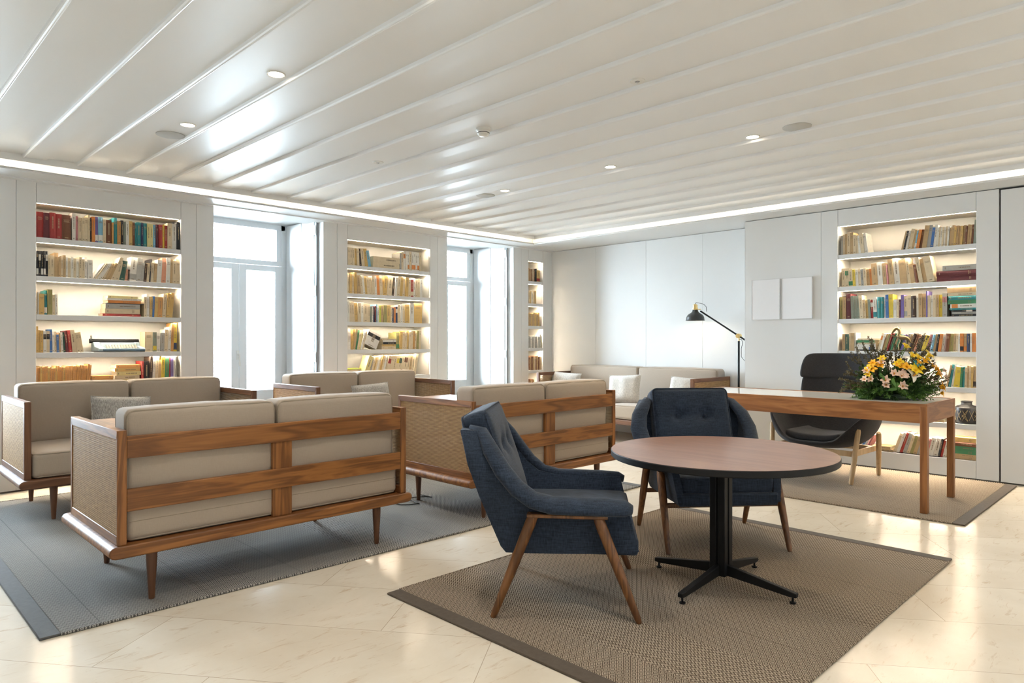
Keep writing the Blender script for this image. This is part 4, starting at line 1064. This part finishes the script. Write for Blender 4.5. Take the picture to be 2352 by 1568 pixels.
# ------------------------------------------------------------------ flower arrangement
def flowers():
    cx, cy, cz = 5.76, 1.70, .7525 + RZ
    root = thing('flower_arrangement', 'low arrangement of yellow and pink flowers on the desk end', 'flowers', (cx, cy, cz), R(-44.8))
    # local x runs to the right as seen from the room, y away, z up
    rnd = random.Random(5)
    MB().lathe([(.001, 0), (.13, 0), (.15, .02), (.140, .045), (.132, .048), (.13, .03), (.001, .02)], n=32).obj('bowl', plain('green_bowl', (.05, .08, .05), .5), root)
    cg = {'f1': plain('fern_green', (.075, .17, .02), .6, var=.5, nscale=60), 'f2': plain('moss_green', (.035, .085, .015), .65, var=.5, nscale=60), 'tw': plain('heather_twig', (.12, .095, .045), .7, var=.4, nscale=80),
          'lf': plain('flower_leaf', (.08, .20, .03), .5, var=.3), 'y': plain('freesia_yellow', (.88, .62, .02), .5, var=.12), 'yo': plain('freesia_amber', (.90, .45, .01), .5, var=.12), 'p': plain('alstroemeria_pink', (.76, .56, .46), .55, var=.18, nscale=90), 'w': plain('orchid_white', (.80, .76, .66), .5), 't': plain('teal_petal', (.04, .32, .42), .5)}
    def sprig(m, o, d, L_, nl, ls, wd, mt=0, droop=.1, stem=.0012):
        pts = []; d = d.normalized(); side = d.cross(Vector((0, 0, 1)));
        if side.length < .01: side = Vector((1, 0, 0))
        side.normalize(); bend = Vector((rnd.uniform(-1, 1), rnd.uniform(-1, 1), -.6)) * droop
        for i in range(7): t = i / 6; pts.append(o + d * L_ * t + bend * L_ * t * t)
        m.tube(pts, [stem * (1 - .6 * i / 6) for i in range(7)], 4, mt)
        for k in range(nl):
            t = rnd.uniform(.15, 1); f = t * 6; i = min(5, int(f)); p = pts[i].lerp(pts[i + 1], f - i)
            v = Vector((rnd.gauss(0, 1), rnd.gauss(0, 1), rnd.gauss(0, 1))) + d * .8; v.normalize()
            s2 = v.cross(Vector((rnd.gauss(0, 1), rnd.gauss(0, 1), rnd.gauss(0, 1)))).normalized(); l = ls * rnd.uniform(.6, 1.2)
            up = v.cross(s2) * wd * .4
            m.add([p, p + v * l * .5 + s2 * wd + up, p + v * l, p + v * l * .5 - s2 * wd + up], [(0, 1, 2), (0, 2, 3)], mt)
    # feathery fern mound in separate fronds
    for k in range(66):
        a = rnd.uniform(0, 2 * math.pi); rr = rnd.uniform(.04, .12)
        o = Vector((math.cos(a) * rr * 1.3, math.sin(a) * rr * .8, rnd.uniform(.03, .09)))
        el = rnd.uniform(-.10, .65) if k < 50 else -.14; d = Vector((math.cos(a) * 1.25, math.sin(a) * .7 - .12, el))
        m = MB()
        for j in range(5): sprig(m, o, d + Vector((rnd.uniform(-.3, .3), rnd.uniform(-.3, .3), rnd.uniform(-.25, .25))), rnd.uniform(.11, .21), 95, .019, .0030, 0, .12)
        m.obj('fern_frond', cg['f1'] if k % 3 else cg['f2'], root, smooth=False, merge=False)
    for k in range(26):
        a = rnd.uniform(0, 2 * math.pi); o = Vector((math.cos(a) * .13, math.sin(a) * .07, rnd.uniform(.08, .16)))
        m = MB()
        for j in range(5): sprig(m, o, Vector((math.cos(a) + rnd.uniform(-.6, .6), math.sin(a) * .7, rnd.uniform(.3, 1.2))), rnd.uniform(.08, .17), 60, .020, .005)
        m.obj('fern_frond', cg['f2'], root, smooth=False, merge=False)
    # heather twigs
    dirs = [(-.9, -.1, .12, .30), (-.8, .1, .35, .30), (-.55, .0, .9, .36), (-.75, 0, .75, .33), (-.35, .1, .8, .30), (-.2, 0, .85, .26), (.75, 0, .95, .42), (.65, .1, .75, .36), (.85, -.1, .75, .32), (.55, 0, 1.0, .42), (.9, .0, .25, .32),
            (.95, -.1, .02, .30), (.8, -.1, -.12, .28), (.5, -.2, .5, .28), (.35, -.2, .6, .26), (.0, .1, 1, .27), (-.7, -.2, .02, .26), (.3, .2, .9, .28), (.65, -.2, .45, .27), (-.95, 0, -.05, .28), (-.5, -.3, .5, .24), (.1, -.3, .6, .22), (.45, -.35, .35, .25), (.7, -.3, .2, .26), (-.3, .1, 1, .33), (.15, 0, 1, .30)]
    for (x, y, z, L_) in dirs:
        d = Vector((x, y, z)); o = Vector((x * .08, y * .06, .10)); m = MB(); sprig(m, o, d, L_, 130, .016, .0040, 0, .06, .0016)
        for j in range(5): t = rnd.uniform(.3, .85); sprig(m, o + d.normalized() * L_ * t, d.normalized() + Vector((rnd.uniform(-.7, .7), rnd.uniform(-.5, .5), rnd.uniform(-.4, .7))), L_ * rnd.uniform(.25, .45), 60, .015, .0038, 0, .08, .001)
        m.obj('heather_twig', cg['tw'], root, smooth=False, merge=False)
    def petal(m, M, L_, W_, curl, mt=0):
        rows = []
        for i in range(7):
            t = i / 6; w = W_ * math.sin(math.pi * min(.97, t * .86 + .10)) ** .8; z = L_ * t * math.cos(curl * t); r_ = .002 + L_ * t * math.sin(curl * t) + .004 * t
            rows.append([(r_ + (abs(u) ** 2) * w * -.35, u * w, z) for u in (-1, -.5, 0, .5, 1)])
        m.grid(rows, mt, M)
    def bloom(name, pos, d, size, mt, curl=.9, n=6, wide=.36):
        m = MB(); q = d.normalized().to_track_quat('Z', 'Y').to_matrix().to_4x4(); M0 = Matrix.Translation(pos) @ q
        for k in range(n): petal(m, M0 @ Matrix.Rotation(2 * math.pi * k / n + (.2 if k % 2 else 0), 4, 'Z'), size * (1 if k % 2 else .9), size * wide, curl * rnd.uniform(.85, 1.15))
        m.tube([pos - d.normalized() * .06 + Vector((0, .01, -.02)), pos], .0018, 5, 1)
        for k in range(3): m.tube([pos, pos + d.normalized() * size * .6 + Vector((rnd.uniform(-1, 1), rnd.uniform(-1, 1), rnd.uniform(-1, 1))) * size * .12], .0009, 4, 2)
        o = m.obj(name, [cg[mt], cg['lf'], cg['yo']], root, ang=70, merge=False); s = o.modifiers.new('solid', 'SOLIDIFY'); s.thickness = .0012
        return o
    d0 = 5.25
    def loc(px, py):
        x = 1900 + px / 7.84; y = 780 + py / 7.84
        lx = (x - 2045) * d0 / F_PX * .94; lz = (921 - y) * d0 / F_PX
        k = max(0, 1 - (lx / .42) ** 2 - ((lz - .06) / .42) ** 2); ly = -.20 * math.sqrt(k) + .01
        return Vector((lx, ly, lz)), Vector((lx * 1.6, ly * 1.6 - .12, (lz - .02) * 1.3 + .05))
    for px, py, s, c in [(640, 470, .036, 'yo'), (600, 575, .050, 'yo'), (560, 545, .03, 'y'), (800, 390, .034, 'y'), (745, 505, .036, 'yo'), (1080, 520, .046, 'yo'), (1190, 535, .044, 'yo'), (1030, 480, .03, 'y'), (1330, 600, .062, 'y'), (1450, 545, .044, 'y'),
                         (1345, 345, .040, 'y'), (1275, 190, .032, 'y'), (1275, 145, .024, 'y'), (1460, 365, .036, 'y'), (1700, 335, .052, 'y'), (1640, 400, .034, 'y'), (1570, 440, .036, 'yo'), (1745, 520, .036, 'yo'), (1815, 570, .044, 'yo'), (1825, 660, .044, 'yo'), (1885, 880, .052, 'yo'), (1905, 985, .036, 'yo'), (1450, 445, .03, 'yo'), (1100, 440, .032, 'y'), (540, 660, .03, 'y')]:
        p, d = loc(px, py); bloom('yellow_flower', p, d, s, c, .95)
    for px, py, s in [(520, 600, .034), (775, 455, .036), (480, 745, .032), (575, 745, .036), (960, 655, .044), (1085, 690, .056), (1140, 670, .04), (1090, 860, .048), (810, 760, .044), (815, 840, .036), (1900, 650, .03), (2090, 700, .03), (2060, 600, .03), (2120, 760, .028), (1360, 660, .03)]:
        p, d = loc(px, py); bloom('pink_flower', p, d, s, 'p', .8)
    p, d = loc(1290, 690); bloom('white_orchid', p, d, .075, 'w', 1.35, 3, .26)
    p, d = loc(1400, 480); bloom('teal_flower', p, d, .035, 't', 1.1)
    for (a, b, w) in [((1760, 640), (2150, 560), .010), ((860, 700), (980, 900), .012), ((1000, 780), (1010, 930), .014), ((700, 650), (780, 760), .010), ((940, 700), (880, 830), .012), ((820, 920), (1000, 900), .013), ((720, 620), (700, 700), .010)]:
        p, _ = loc(*a); q, _ = loc(*b); p.y -= .012; q.y -= .02; n = Vector((0, -1, 0)); v = (q - p); s2 = v.cross(n).normalized()
        rows = []
        for i in range(7): t = i / 6; ww = w * math.sin(math.pi * min(.98, .08 + t * .9)); c = p + v * t + Vector((0, -.012 * math.sin(math.pi * t), .006 * math.sin(math.pi * t))); rows.append([c + s2 * ww, c + Vector((0, .004, 0)), c - s2 * ww])
        o = MB().grid(rows).obj('leaf', cg['lf'], root, ang=80, merge=False); s = o.modifiers.new('solid', 'SOLIDIFY'); s.thickness = .001
flowers()
